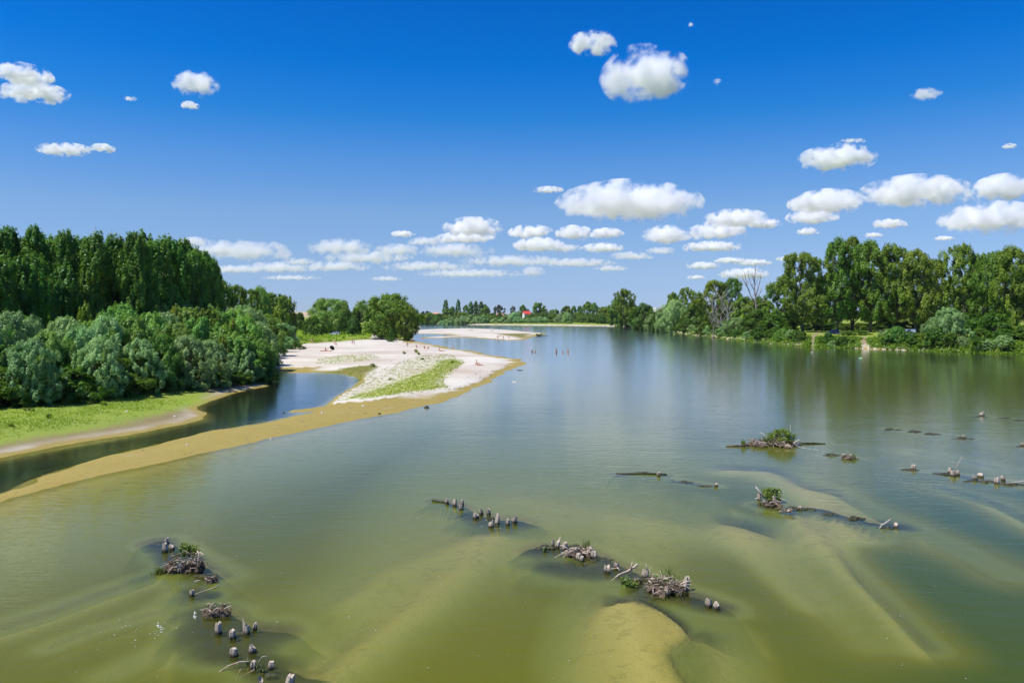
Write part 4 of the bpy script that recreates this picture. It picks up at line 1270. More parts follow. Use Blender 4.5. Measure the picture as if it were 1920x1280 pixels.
def cover(name, pts, h, rad, L, Wd, mat, rng, per=10):
    """Low leafy weeds heaped over the ground."""
    k = len(pts)
    z = land(pts[:, 0], pts[:, 1])
    hs_ = rng.uniform(0.4, 1.2, k) * h
    c = np.repeat(np.stack([pts[:, 0], pts[:, 1], z], 1), per, 0)
    hh = np.repeat(hs_, per)
    d = unit(rng.normal(size=(len(c), 3)))
    d[:, 2] = np.abs(d[:, 2])
    q = rng.random((len(c), 1)) ** 0.4
    P_ = c + d * q * np.stack([np.full(len(c), rad), np.full(len(c), rad), hh], 1)
    t = np.clip(np.repeat(rng.normal(0.5, 0.25, k), per) + rng.normal(0, 0.12, len(c)), 0, 1)
    return leaf_mesh(name, P_, unit(d + np.array([0, 0, 0.6]) + rng.normal(0, 0.4, d.shape)), L, Wd, t, mat, rng)


GR = np.random.default_rng(9)
g1 = sample_in(P_GRASS, 4600, GR, lambda x, y: GR.random(len(x)) < np.clip((sdist(x, y, P_GRASS) - 0.3) / 5.5, 0.05, 1) * np.clip(0.75 + 1.6 * fbm(x, y, 5.0, 611), 0.08, 1))
tag(link('grass', blades('grass', g1, 0.15, 0.035, 1.0, M_WEED, GR, 4, 0.25)), 'bright green grass on the strip between shrubs and pond', None, None, 'stuff')
mead = W([(500, 660), (560, 645), (640, 638), (700, 635), (765, 632), (775, 620), (700, 613), (600, 613), (520, 618)], 1.0)
g2 = sample_in(mead, 3600, GR, lambda x, y: (sdist(x, y, P_MEADOW) > 0.6) & (sdist(x, y, P_PATH) < 0.5))
tag(link('meadow_weeds', cover('meadow_weeds', g2, 0.9, 0.9, 0.7, 0.45, M_WEED, GR, 9)), 'rank sunlit weeds covering the meadow above the beach', None, None, 'stuff')
rb = W([(1150, 612), (1250, 621), (1300, 628), (1350, 634), (1400, 639.5), (1450, 644), (1500, 648.5), (1550, 651), (1600, 652.5), (1700, 656), (1800, 660), (1900, 663.5), (2000, 667)])
tt_ = GR.random(4200) ** 0.7 * (len(rb) - 1)
ki = np.minimum(tt_.astype(int), len(rb) - 2)
fr = (tt_ - ki)[:, None]
pp = rb[ki] * (1 - fr) + rb[ki + 1] * fr
dd = rb[ki + 1] - rb[ki]
nn = unit(np.stack([-dd[:, 1], dd[:, 0]], 1))
nn = np.where((nn[:, :1] + nn[:, 1:]) > 0, nn, -nn)
pp = pp + nn * (GR.random((len(pp), 1)) ** 1.3 * 9 - 0.9)
keep = (sdist(pp[:, 0], pp[:, 1], P_LANDA) < 0.3) & (sdist(pp[:, 0], pp[:, 1], P_LANDB) < 0.3)
tag(link('bank_weeds', cover('bank_weeds', pp[keep], 0.8, 0.9, 0.55, 0.38, M_WEED2, GR, 10)), 'leafy weeds hanging over the right river bank', None, None, 'stuff')
g3 = np.vstack([sample_in(P_LUSH, 1700, GR), sample_in(P_SPARSE, 1300, GR), sample_in(P_WEEDS, 420, GR), sample_in(P_OLIVE, 250, GR)])
tag(link('beach_weeds', cover('beach_weeds', g3, 0.10, 0.3, 0.18, 0.11, M_WEED3, GR, 5)), 'low yellow-green weeds in patches on the sand bar', None, None, 'stuff')
# gravel on spit, bar and strip
spit = np.vstack([W([(0, 938), (250, 878), (440, 837), (600, 800), (720, 778), (860, 742), (950, 695), (900, 700), (800, 748), (700, 762), (612, 768), (440, 803), (250, 846), (60, 908)])])
gs = np.vstack([sample_in(spit, 700, GR), sample_in(P_SPARSE, 900, GR), sample_in(P_GRASS, 80, GR), sample_in(P_PLAT, 260, GR)])
zz_ = land(gs[:, 0], gs[:, 1])
k = len(gs)
oct_ = np.array([[1, 0, 0], [-1, 0, 0], [0, 1, 0], [0, -1, 0], [0, 0, 1], [0, 0, -0.6]])
of = np.array([[0, 2, 4], [2, 1, 4], [1, 3, 4], [3, 0, 4], [2, 0, 5], [1, 2, 5], [3, 1, 5], [0, 3, 5]])
szs = (GR.random((k, 1, 1)) ** 4 * 0.13 + 0.025) * np.clip(gs[:, 1] / 110, 0.5, 1.2)[:, None, None]
V = oct_[None] * szs * GR.uniform(0.6, 1.3, (k, 6, 3)) * np.array([1.2, 1.0, 0.6]) + np.stack([gs[:, 0], gs[:, 1], zz_], 1)[:, None]
Fs = (np.arange(k)[:, None, None] * 6 + of[None]).reshape(-1, 3)
M_STONE = rough_mat('river_stone', (0.10, 0.085, 0.06), (0.42, 0.38, 0.32), 0.9, 0.85, 0.2)
tag(link('gravel', mesh_np('gravel', V.reshape(-1, 3), Fs, M_STONE)), 'scattered stones and litter-sized pebbles on the sand', None, None, 'stuff')

# ------------------------------------------------------------------ old bridge piles and driftwood in the river
m_pile, n, out = newmat('weathered_pile_wood')
N = NB(n)
oc = N('TexCoord').outputs['Object']
gr_ = N.noise(14.0, 5, 0.7, N('Mapping', {'Vector': oc, 'Scale': (1, 1, 0.12)}).outputs[0])
gr2 = N.noise(6.0, 4, 0.6, oc)
c = N.mix(N.math('ADD', N.math('MULTIPLY', N.math('SUBTRACT', gr_, 0.5), 2.4), 0.5, clamp=True), (0.19, 0.145, 0.10), (0.66, 0.56, 0.44))
c = N.mix(N.math('MULTIPLY', N.math('GREATER_THAN', gr2, 0.6), 0.45), c, (0.14, 0.11, 0.08))
zc = N('SeparateXYZ', {0: N('NewGeometry').outputs['Position']}).outputs['Z']
wetm = N.math('SUBTRACT', 1.0, N.math('DIVIDE', N.math('SUBTRACT', N.math('ADD', zc, N.math('MULTIPLY', N.math('SUBTRACT', gr2, 0.5), 0.12)), 0.05), 0.09), clamp=True)
c = N.mix(wetm, c, N.mix(gr2, (0.012, 0.011, 0.007), (0.06, 0.055, 0.022)))
b = N('Bump', {'Height': gr_, 'Strength': 0.9, 'Distance': 0.03}).outputs[0]
p = N('BsdfPrincipled', {'Base Color': c, 'Roughness': 0.9, 'Normal': b})
n.links.new(p.outputs[0], out.inputs['Surface'])
M_DRIFT = rough_mat('driftwood', (0.28, 0.205, 0.145), (0.66, 0.55, 0.44), 5.0, 0.9, 0.5, (1, 1, 0.3))
M_ROOT = rough_mat('root_tangle', (0.035, 0.024, 0.014), (0.20, 0.145, 0.095), 5.0, 0.95, 0.6)
M_MUCK = rough_mat('black_weed_muck', (0.010, 0.011, 0.006), (0.060, 0.058, 0.020), 4.0, 0.7, 0.8)
M_TUFT = leaf_mat('water_plant_leaves', (0.10, 0.19, 0.012), (0.21, 0.33, 0.030), 0.4, 0.04, 0.2)
M_REED = leaf_mat('reed_blades', (0.06, 0.11, 0.02), (0.13, 0.19, 0.04), 0.35, 0.03, 0.2)


def pile(px, base, wpx, hpx, label, group, top='flat', split=0.0, name='timber_pile'):
    """A weathered timber pile: grooved, worn thinner upwards, with a broken top."""
    x, y = at(px, base)
    r = wpx / 2 / FOC * y * 1.05
    h = hpx / FOC * y * 0.94
    rng = random.Random(int(px * 31 + base * 7))
    k, rows = 14, 7
    gv = [1 + rng.uniform(-0.22, 0.14) for _ in range(k)]
    a0 = rng.uniform(0, 6.28)
    V, F = [], []
    lx, ly = rng.uniform(-0.16, 0.16), rng.uniform(-0.12, 0.12)

    def topz(a):
        if top == 'spike':
            return h * (0.50 + 0.50 * max(0, math.cos(a - a0)) ** 1.5) + rng.uniform(-.05, .05) * h
        if top == 'slant':
            return h * (0.72 + 0.28 * math.cos(a - a0)) + rng.uniform(-.04, .04) * h
        if top == 'split':
            return h * (0.55 + 0.45 * abs(math.cos(a - a0)) ** 0.6) + rng.uniform(-.06, .06) * h
        return h * (0.92 + rng.uniform(-.13, .10))

    tz = [topz(2 * math.pi * i / k) for i in range(k)]
    for j in range(rows):
        t = j / (rows - 1)
        for i in range(k):
            a = 2 * math.pi * i / k
            z = -0.7 + (tz[i] + 0.7) * t
            rr_ = r * gv[i] * (1.12 - 0.16 * t + rng.uniform(-.05, .05)) * (0.86 if j == rows - 1 else 1)
            V.append((math.cos(a) * rr_ + lx * max(z, 0), math.sin(a) * rr_ + ly * max(z, 0), z))
    for j in range(rows - 1):
        for i in range(k):
            F.append((j * k + i, j * k + (i + 1) % k, (j + 1) * k + (i + 1) % k, (j + 1) * k + i))
    cz = sum(tz) / k * (0.80 if top == 'flat' else 0.68)
    V.append((lx * cz, ly * cz, cz))
    for i in range(k):
        F.append(((rows - 1) * k + i, (rows - 1) * k + (i + 1) % k, len(V) - 1))
    b_ = MB()
    b_.add(V, F)
    o = link(name, b_.mesh(name, m_pile), None, (x, y, 0))
    return tag(o, label, 'wooden pile', group)


GA = 'piles of the bottom left row'
for px, b_, w_, h_, lab, tp in [
    (312, 1019, 8, 13, 'thin round-topped pile at the far end of the bottom left row', 'flat'),
    (309, 1034, 10, 18, 'stout pile just in front of the thin round-topped one', 'flat'),
    (322, 1030, 10, 10, 'low stub between the stout far pile and the leafy plant', 'slant'),
    (336, 1073, 10, 18, 'pale pile standing at the front of the leafy root mound', 'flat'),
    (342, 1064, 7, 16, 'greyish thin pile half buried in the leafy root mound', 'split'),
    (377, 1071, 7, 15, 'narrow pile at the right foot of the leafy root mound', 'flat'),
    (360, 1117, 9, 14, 'single dark pile alone left of the floating branch', 'flat'),
    (410, 1187, 12, 24, 'tapered pale pile left of the black gap, below the root clump', 'flat'),
    (436, 1196, 13, 18, 'cracked squat pile between tapered pile and spike', 'flat'),
    (462, 1188, 12, 34, 'tallest pile of the bottom left row, broken to a spike', 'spike'),
    (477, 1180, 8, 14, 'short ragged stub leaning on the right of the spike', 'split'),
    (438, 1230, 14, 17, 'flat-topped drum-like pile left of its partner', 'flat'),
    (473, 1223, 14, 18, 'rugged pile with a splinter at its left side', 'slant'),
    (474, 1253, 12, 16, 'pile hugged by the long driftwood branch', 'flat'),
    (507, 1254, 12, 16, 'square pale pile right of the driftwood tangle', 'flat'),
    (488, 1285, 11, 20, 'pile cut by the bottom frame edge, thinner of two', 'slant'),
    (541, 1287, 17, 24, 'thick flaky pile cut by the bottom frame edge', 'flat'),
]:
    pile(px, b_, w_, h_, lab, GA, tp)
GB = 'piles of the central group'
for px, b_, w_, h_, lab, tp in [
    (838.5, 944, 7, 11.5, 'small bright pile at the left end of the central group', 'flat'),
    (852, 948, 8, 14.5, 'second pile from the left in the central group, taller and straight', 'flat'),
    (866.5, 946, 7, 11, 'pile hidden behind the third front pile of the central group', 'flat'),
    (865, 955.5, 8, 12, 'third front pile of the central group, with another behind', 'flat'),
    (892, 971, 11, 12.5, 'wide blunt pile in the middle of the central group', 'slant'),
    (902.6, 964, 7.5, 12.5, 'hooked pile behind the wide blunt one', 'slant'),
    (916.6, 964.5, 8, 12.5, 'pile split into two horns at the back of the central group', 'split'),
    (920, 988, 10, 19, 'foremost tall pile of the central group with a shoulder', 'spike'),
    (931.7, 982.5, 9, 21, 'tallest pile of the central group, twin-stemmed', 'split'),
    (951.5, 984, 7.5, 13, 'pile with a twig on top near the right end of the central group', 'flat'),
    (964.5, 979.5, 10, 14, 'dark-sided pile at the right end of the central group', 'slant'),
]:
    pile(px, b_, w_, h_, lab, GB, tp)
GC = 'piles of the row beside the sunken sand bank'
for px, b_, w_, h_, lab, tp in [
    (1036.7, 1024, 6, 15, 'thin pile pressed against the left of the pointed twin', 'flat'),
    (1044.7, 1026, 9, 22, 'pointed grey pile at the left end of the long row', 'spike'),
    (1058, 1031, 10, 17, 'column-like pile right of the pointed one', 'flat'),
    (1106.5, 1041, 9, 15.5, 'pale pile at the back right of the twig heap', 'flat'),
    (1114, 1046, 10.5, 15, 'pale pile at the front right of the twig heap', 'flat'),
    (1083.6, 1049, 10, 14, 'pale pile at the front of the twig heap', 'flat'),
    (1090, 1052, 8.5, 11, 'lower pile touching the front pile of the twig heap', 'flat'),
    (1138, 1072, 12.5, 15, 'holed round pile standing alone between twig heap and driftwood', 'split'),
    (1156, 1065, 9.5, 12, 'small crowned pile with a stick, behind the holed one', 'split'),
    (1209, 1082, 12.5, 16, 'pile with dead sticks wedged on top beside the driftwood branch', 'split'),
    (1285, 1107, 11.5, 29, 'big jagged pile at the right end of the brushwood mound', 'split'),
    (1249, 1116, 10, 17, 'rounded pile at the front of the brushwood mound', 'flat'),
    (1329, 1136, 13, 16, 'notched pile of the lone pair right of the brushwood mound', 'split'),
    (1343, 1141, 12, 15, 'L-shaped worn pile of the lone pair right of the brushwood mound', 'spike'),
]:
    pile(px, b_, w_, h_, lab, GC, tp)
GD = 'piles of the right hand rows'
for px, b_, w_, h_, lab, tp in [
    (1235, 892, 7, 9, 'little white-tipped stub on the dark log in mid river', 'flat'),
    (1343, 912, 7, 7, 'little pale stub at the right end of the mid-river dark log', 'split'),
    (1452, 944, 9, 18, 'dark tall stump inside the green clump', 'spike'),
    (1424, 938, 6, 15, 'grey post under the white forked driftwood', 'flat'),
    (1500, 955, 6, 7, 'tiny yellow-topped stub on the black weed mound', 'flat'),
    (1679, 989, 8, 10, 'small pile beside the white crossed driftwood', 'slant'),
    (1713, 880, 8, 10.5, 'lone white-topped pile left of the right row', 'flat'),
    (1781, 886, 8, 11, 'left pile of the tight cluster with a thin stick', 'flat'),
    (1788, 892, 10, 12, 'front pile of the tight cluster with a thin stick', 'flat'),
    (1796, 890, 7, 11, 'right pile of the tight cluster with a thin stick', 'slant'),
    (1828.5, 899, 8, 11, 'slanted pile beside the mossy stub', 'slant'),
    (1838, 894, 11, 8, 'mossy yellow-green stub with pale cap', 'slant'),
    (1868, 906, 8, 13, 'notched dark-holed pile near the right edge', 'split'),
    (1881, 900, 7, 8.5, 'small cleft pile right of the notched one', 'split'),
    (1841, 779, 8, 10, 'farthest white pile alone near the right edge', 'slant'),
    (1807, 821, 6, 7, 'stub at the right end of the far black log', 'flat'),
    (1918, 835, 7, 6, 'stub cut by the right frame edge', 'flat'),
]:
    pile(px, b_, w_, h_, lab, GD, tp)


def frame_at(px, py):
    x, y = at(px, py)
    u = y / FOC
    return x, y, u


def drift(name, label, px, py, lines, group=None, mat=None, twigs=4, cat='driftwood'):
    """Branches as polylines: (dx px, up px, depth m) from the foot point, with a radius in px at each end."""
    x, y, u = frame_at(px, py)
    rng = random.Random(int(px * 13 + py))
    b_ = MB()
    for pts, r0_, r1_ in lines:
        P3 = [Vector((a * u + rng.uniform(-.3, .3) * u, d_, h_ * u)) for a, h_, d_ in pts]
        n_ = len(P3)
        b_.tube(P3, [(r0_ + (r1_ - r0_) * k / (n_ - 1)) * u for k in range(n_)], 6, True, 0.15, rng)
        for _ in range(twigs):
            k = rng.randrange(n_ - 1)
            p0 = P3[k].lerp(P3[k + 1], rng.random())
            d_ = Vector((rng.uniform(-1, 1), rng.uniform(-1, 1), rng.uniform(-0.3, 0.9))).normalized() * rng.uniform(3, 9) * u
            b_.tube([p0, p0 + d_ * 0.6, p0 + d_ + Vector((0, 0, -0.1 * d_.length))], [r1_ * 0.6 * u, r1_ * 0.4 * u, 0.1 * u], 4)
    o = link(name, b_.mesh(name, mat or M_DRIFT, True), None, (x, y, 0))
    return tag(o, label, cat, group)


def tangle(name, label, px, py, wpx, hpx, nroot, dep=None, group=None, soil=True, cat='root clump'):
    """A washed-up clump of roots and twigs on a heap of muck."""
    x, y, u = frame_at(px, py)
    rng = random.Random(int(px * 17 + py * 3))
    wd, ht = wpx * u, hpx * u * 0.85
    dep = dep or wd * 0.5
    o = thing(name, label, cat, (x, y, 0), 0, group)
    if soil:
        b_ = MB()
        for k in range(9):
            b_.lump((rng.uniform(-.38, .38) * wd, rng.uniform(-.38, .38) * dep, ht * rng.uniform(0.0, 0.25)), (wd * rng.uniform(.10, .2), dep * rng.uniform(.14, .25), ht * rng.uniform(.2, .42)), rng, 2, 0.7)
        link('soil', b_.mesh('soil', M_ROOT, False), o)
    b_ = MB()
    for k in range(int(nroot * 1.9)):
        b_.m = 0 if rng.random() < 0.55 else 1
        a, q_ = rng.uniform(0, 6.28), math.sqrt(rng.random()) * 0.42
        hh_ = ht * (1 - 1.5 * q_ * q_) * rng.uniform(0.25, 0.95)
        p0 = Vector((math.cos(a) * wd * q_, math.sin(a) * dep * q_, hh_))
        a2 = a + rng.gauss(0, 1.1)
        ln = wd * rng.uniform(0.12, 0.38)
        d0 = Vector((math.cos(a2), math.sin(a2) * dep / wd, rng.uniform(-0.25, 0.65)))
        d1 = Vector((rng.uniform(-.5, .5), rng.uniform(-.5, .5), rng.uniform(-1.0, -0.2)))
        q = [p0, p0 + d0 * ln * 0.35, p0 + d0 * ln * 0.7 + d1 * ln * 0.12, p0 + d0 * ln + d1 * ln * 0.38]
        q = [Vector((v.x, v.y, max(v.z, -0.06))) for v in q]
        r_ = rng.choice([0.3, 0.4, 0.5, 0.6, 0.8, 1.1, 1.5]) * u
        b_.tube(q, [r_, r_ * 0.9, r_ * 0.7, r_ * 0.3], 5)
    b_.m = 0
    link('roots', b_.mesh('roots', [M_DRIFT, M_ROOT], True), o)
    return o


def muck(label, px, py, wpx, hpx, depth_m, group='black weed mounds between the piles'):
    x, y, u = frame_at(px, py)
    rng = random.Random(int(px * 7 + py * 5))
    b_ = MB()
    k = max(3, int(wpx / 9))
    for i in range(k):
        t = (i + 0.5) / k - 0.5
        s = 1 - 1.3 * abs(t)
        b_.lump((t * wpx * u, rng.uniform(-.3, .3) * depth_m, -0.03), (wpx * u / k * rng.uniform(0.7, 1.0), depth_m * 0.5 * s * rng.uniform(0.6, 1.1), (hpx * u * rng.uniform(0.5, 1.1)) * max(s, 0.3) + 0.03), rng, 2, 0.45)
    o = link('weed_mound', b_.mesh('weed_mound', M_MUCK), None, (x, y, 0))
    return tag(o, label, 'weed mound', group)


def leafy(name, label, px, py, wpx, hpx, k, L, mat, cat='plant', group=None, z0=0.0, stems=True):
    """A leafy plant: stems and a foliage of single leaves."""
    x, y, u = frame_at(px, py)
    rng = np.random.default_rng(int(px * 11 + py))
    wd, ht = wpx * u, hpx * u
    o = thing(name, label, cat, (x, y, z0), 0, group)
    Cs, Ns, Ts = [], [], []
    k = int(k * 1.8)
    L *= 1.15
    nc = max(6, k // 22)
    for i in range(nc):
        a = rng.uniform(0, 6.28)
        r_ = math.sqrt(rng.random()) * 0.5
        c = np.array([math.cos(a) * r_ * wd, math.sin(a) * r_ * wd * 0.8, ht * rng.uniform(0.12, 0.88) * (1 - 0.9 * r_ * r_)])
        C_, N_ = clump(c, np.array([wd * 0.16, wd * 0.16, ht * 0.18]), 22, rng, 0, None, 0.5)
        Cs.append(C_)
        Ns.append(N_)
        Ts.append(np.clip(rng.normal(0.5, 0.25) + rng.normal(0, 0.15, 22), 0, 1))
    link('foliage', leaf_mesh('foliage', np.vstack(Cs), np.vstack(Ns), L * u, L * 0.62 * u, np.concatenate(Ts), mat, rng), o)
    b_ = MB()
    for i in range(9):
        a = rng.uniform(0, 6.28)
        b_.tube([(0, 0, 0), (math.cos(a) * wd * 0.15, math.sin(a) * wd * 0.15, ht * 0.4), (math.cos(a) * wd * 0.3, math.sin(a) * wd * 0.3, ht * 0.75)], [0.5 * u, 0.4 * u, 0.15 * u], 4)
    link('stem', b_.mesh('stem', M_ROOT), o)
    return o


def reeds(label, px, py, wpx, hpx, k, mat, group=None, z0=0.0, lean=0.35, name='reed_tuft'):
    x, y, u = frame_at(px, py)
    rng = random.Random(int(px * 19 + py))
    V, F, T = [], [], []
    for i in range(k):
        bx, by = rng.gauss(0, wpx * 0.2) * u, rng.gauss(0, wpx * 0.2) * u
        a = rng.uniform(0, 6.28)
        h_ = hpx * u * rng.uniform(0.5, 1.0)
        l_ = lean * h_ * rng.uniform(0.3, 1.3)
        wd = 0.55 * u * rng.uniform(0.7, 1.2)
        s = Vector((-math.sin(a), math.cos(a), 0)) * wd
        p0 = Vector((bx, by, -0.02))
        p1 = p0 + Vector((math.cos(a) * l_ * 0.35, math.sin(a) * l_ * 0.35, h_ * 0.6))
        p2 = p0 + Vector((math.cos(a) * l_, math.sin(a) * l_, h_))
        o_ = len(V)
        V += [p0 - s, p0 + s, p1 + s * 0.8, p1 - s * 0.8, p2]
        F += [(o_, o_ + 1, o_ + 2), (o_, o_ + 2, o_ + 3), (o_ + 3, o_ + 2, o_ + 4)]
        T += [rng.random()] * 3
    me = mesh_np(name, np.array([tuple(v) for v in V]), np.array(F), mat, None, {'tint': np.array(T)})
    return tag(link(name, me, None, (x, y, z0)), label, 'plant', group)


# bottom left row
tangle('root_mound', 'big mound of roots and driftwood under the leafy plant, bottom left row', 350, 1072, 72, 44, 46)
leafy('leafy_plant', 'bright leafy plant growing on top of the big root mound', 355, 1050, 42, 30, 420, 3.6, M_TUFT, z0=0.12)
reeds('yellow-green grass tuft on the left shoulder of the root mound', 331, 1058, 14, 20, 60, M_TUFT, z0=0.15)
reeds('dark green grass tuft in the water left of the root mound', 299, 1075, 26, 15, 130, M_REED, lean=0.8)
drift('driftwood', 'pale curved root arching down the right side of the root mound', 371, 1068, [([(-3, 34, 0.1), (2, 31, 0), (3, 18, -0.1), (1, 2, -0.15)], 1.6, 1.2), ([(0, 30, 0.2), (7, 28, 0.1), (14, 27, 0)], 1.4, 1.0)], None, None, 2)
tangle('root_clump', 'small hairy root clump trailing tendrils right of the root mound', 397, 1092, 24, 18, 16)
drift('driftwood', 'long thin submerged branch running left from the small hairy root clump', 398, 1104, [([(8, 4, 0.2), (0, 1, 0), (-14, 0.5, -0.3), (-24, -0.5, -0.6)], 0.9, 0.5)], None, None, 1)
drift('floating_stick', 'short white floating stick beside the small hairy root clump', 370, 1089, [([(-5, -0.2, 0), (0, 0.8, 0), (6, 1.8, 0)], 0.9, 0.8)], None, M_PALEBARK, 0)
tangle('root_clump', 'brown root clump with a loop, above the tapered pile', 407, 1154, 52, 30, 26)
leafy('leafy_plant', 'tiny green sprig on the brown root clump with a loop', 416, 1150, 12, 26, 90, 2.2, M_TUFT)
drift('driftwood', 'long pale driftwood branch lying left of the hugged pile', 458, 1250, [([(8, 10, 0), (-8, 10, 0), (-26, 7, -0.15), (-44, -3, -0.3)], 1.7, 0.9), ([(-2, 2, -0.2), (-6, -6, -0.4), (-4, -10, -0.5)], 1.0, 0.5), ([(24, 2, -0.2), (10, -4, -0.3), (-6, -10, -0.4)], 1.1, 0.7)], None, None, 3)
drift('driftwood', 'thin arched twig looping over the gap between two bottom piles', 484, 1252, [([(0, 0, 0), (2, 14, 0), (8, 22, 0), (15, 23, 0), (18, 17, 0)], 0.9, 0.4)], None, M_PALEBARK, 1)
leafy('leafy_plant', 'small green tuft at the left of the hugged pile', 464, 1247, 11, 14, 110, 2.2, M_TUFT)
leafy('leafy_plant', 'dull weed tangle between the hugged and the square pale pile', 490, 1259, 18, 18, 160, 2.2, M_REED)
for a in [('black weed mound between the squat pile and the spike', 446, 1186, 30, 5, 0.4), ('black weed patch below the square pale pile', 505, 1262, 30, 2, 0.4), ('black weed mound right of the root mound', 385, 1078, 36, 2, 0.5), ('black weed patch left of the stout far pile', 300, 1018, 30, 1.5, 0.4)]:
    muck(*a)
# central group
drift('sunken_log', 'mossy dark log at the left end of the central pile group', 824, 941, [([(-14, 2.0, 0.2), (0, 1.4, 0), (18, 0.2, -0.2)], 2.2, 1.6)], None, M_MUCK, 1, 'log')
muck('black weed patch behind the foremost tall pile of the central group', 924, 972, 16, 5, 0.3)
# long row beside the sunken sand bank
muck('black weed mound at the left end of the long row', 1022, 1027, 34, 7, 0.5)
leafy('leafy_plant', 'bright yellow-green plant at the left end of the long row', 1023, 1033, 10, 13, 120, 2.4, M_TUFT)
muck('dark mossy ridge behind the column-like pile', 1074, 1024, 36, 4, 0.4)
tangle('twig_heap', 'heap of dead twigs among four pale piles', 1085, 1042, 56, 17, 48, 0.9, None, True, 'twig heap')
drift('driftwood', 'long thin branch reaching left out of the twig heap', 1072, 1038, [([(12, 12, 0), (0, 11, 0), (-14, 6, -0.2), (-34, -1, -0.5)], 1.1, 0.6), ([(2, 9, 0), (-8, 4, -0.3), (-14, 0, -0.4)], 0.7, 0.4)], None, None, 3)
reeds('dark upright reeds at the back of the twig heap', 1100, 1027, 16, 22, 26, M_REED)
muck('mossy black ridge right of the twig heap', 1128, 1048, 40, 4, 0.4)
drift('driftwood', 'crossed little sticks beside the small crowned pile', 1157, 1068, [([(-12, 2, 0), (-2, 3, 0), (4, 4, 0)], 0.9, 0.7), ([(0, 6, 0), (3, 2, -0.1), (5, -2, -0.1)], 0.9, 0.6)], None, None, 0)
drift('driftwood', 'thick pale driftwood branch with an upright fork', 1178, 1078, [([(-34, -6, -0.3), (-18, 3, -0.1), (0, 8, 0), (12, 14, 0.1), (18, 19, 0.15)], 1.5, 2.2), ([(5, 9, 0), (6, 17, 0), (8, 25, 0)], 1.6, 0.9)], None, None, 1)
drift('driftwood', 'dead sticks jammed upright behind the pile beside the branch', 1214, 1079, [([(0, 8, 0), (-2, 16, 0), (-3, 22, 0)], 1.3, 0.7), ([(2, 12, 0), (7, 6, 0), (9, 1, 0)], 1.0, 0.8), ([(2, 10, 0), (8, 17, 0)], 0.7, 0.4)], None, None, 2)
leafy('leafy_plant', 'dark and bright green plant floating below the driftwood branch', 1178, 1098, 34, 18, 330, 2.8, M_TUFT)
reeds('grassy sprays in the plant below the driftwood branch', 1172, 1095, 22, 16, 70, M_REED, lean=0.8)
tangle('root_clump', 'small dark root stub right of the floating green plant', 1194, 1092, 18, 14, 10)
muck('black weed mound under the pile with dead sticks', 1212, 1084, 34, 4, 0.5)
tangle('brushwood_mound', 'large mound of brushwood overgrown with weeds at the end of the long row', 1252, 1108, 78, 30, 90, 1.3, None, True, 'brushwood')
leafy('leafy_plant', 'yellow-green weeds growing over the brushwood mound', 1254, 1102, 50, 30, 260, 2.4, M_TUFT)
reeds('upright weed stalks sticking out of the brushwood mound', 1252, 1096, 30, 38, 40, M_REED, z0=0.12, lean=0.25)
reeds('drooping grass on the left of the brushwood mound', 1234, 1104, 26, 28, 60, M_REED, lean=0.7)
muck('black sunken mud block at the foot of the brushwood mound', 1228, 1117, 40, 1.5, 0.5)
# middle right
drift('sunken_log', 'long black log in mid river with a little white-tipped stub', 1212, 889, [([(-56, -0.3, 0.3), (-20, 1.0, 0.1), (10, 1.6, 0), (38, 0, -0.1)], 1.6, 1.8)], None, M_MUCK, 2, 'log')
muck('black weed mound in the middle of the mid-river log', 1208, 886, 30, 3, 0.6)
muck('black weed mound between the two mid-river logs', 1285, 903, 24, 2.4, 0.5)
muck('black weed mound at the right end of the mid-river logs', 1325, 911, 32, 3, 0.5)
tangle('driftwood_island', 'low island of muddy roots carrying a green bush, mid right', 1440, 835, 70, 14, 36, 2.0, None, True, 'island')
tangle('driftwood_island', 'muddy root bank under the green bush of the island', 1472, 836, 50, 14, 16, 1.8, None, True, 'island')
drift('sunken_log', 'dark log forming the left tip of the green-bush island', 1385, 837, [([(-24, 0.6, 0), (0, 2.0, 0), (20, 3, 0)], 1.4, 2.2)], None, M_ROOT, 2, 'log')
drift('sunken_log', 'dark log forming the right tip of the green-bush island', 1522, 832, [([(-24, 2, 0), (0, 1.6, 0), (26, 0.4, 0)], 1.8, 1.2)], None, M_MUCK, 2, 'log')
leafy('leafy_bush', 'round bright green bush on the island', 1465, 834, 46, 30, 900, 3.0, M_TUFT, z0=0.1)
reeds('green grass tuft at the left of the island', 1394, 836, 10, 15, 70, M_TUFT)
reeds('tall grass sprays in front of the bush of the island', 1440, 834, 26, 22, 110, M_TUFT)
drift('driftwood', 'bare upright twig and white stick at the right of the island bush', 1488, 835, [([(2, 0, 0), (-3, 14, 0), (-6, 28, 0), (-6, 38, 0)], 0.7, 0.3), ([(4, 0, 0), (1, 8, 0), (-3, 14, 0)], 0.9, 0.7)], None, M_PALEBARK, 2)
muck('black weed mound right of the island', 1560, 853, 30, 4, 0.8)
tangle('root_clump', 'small grassy root clump right of the island', 1595, 860, 32, 10, 14, 0.9)
reeds('green blades on the small grassy root clump', 1600, 860, 14, 11, 40, M_TUFT)
leafy('leafy_bush', 'compact green bush growing on the dark stump', 1447, 942, 30, 34, 520, 3.2, M_TUFT)
tangle('root_clump', 'muddy root foot of the compact green bush', 1450, 947, 38, 12, 18, 0.9)
drift('driftwood', 'white forked driftwood at the left of the compact green bush', 1426, 938, [([(8, 4, 0), (0, 14, 0), (-9, 26, 0)], 1.7, 1.3), ([(-10, 3, 0), (-4, 5, 0), (2, 5, 0)], 1.2, 1.0), ([(2, 12, 0), (0, 4, 0)], 1.0, 0.8)], None, M_PALEBARK, 1)
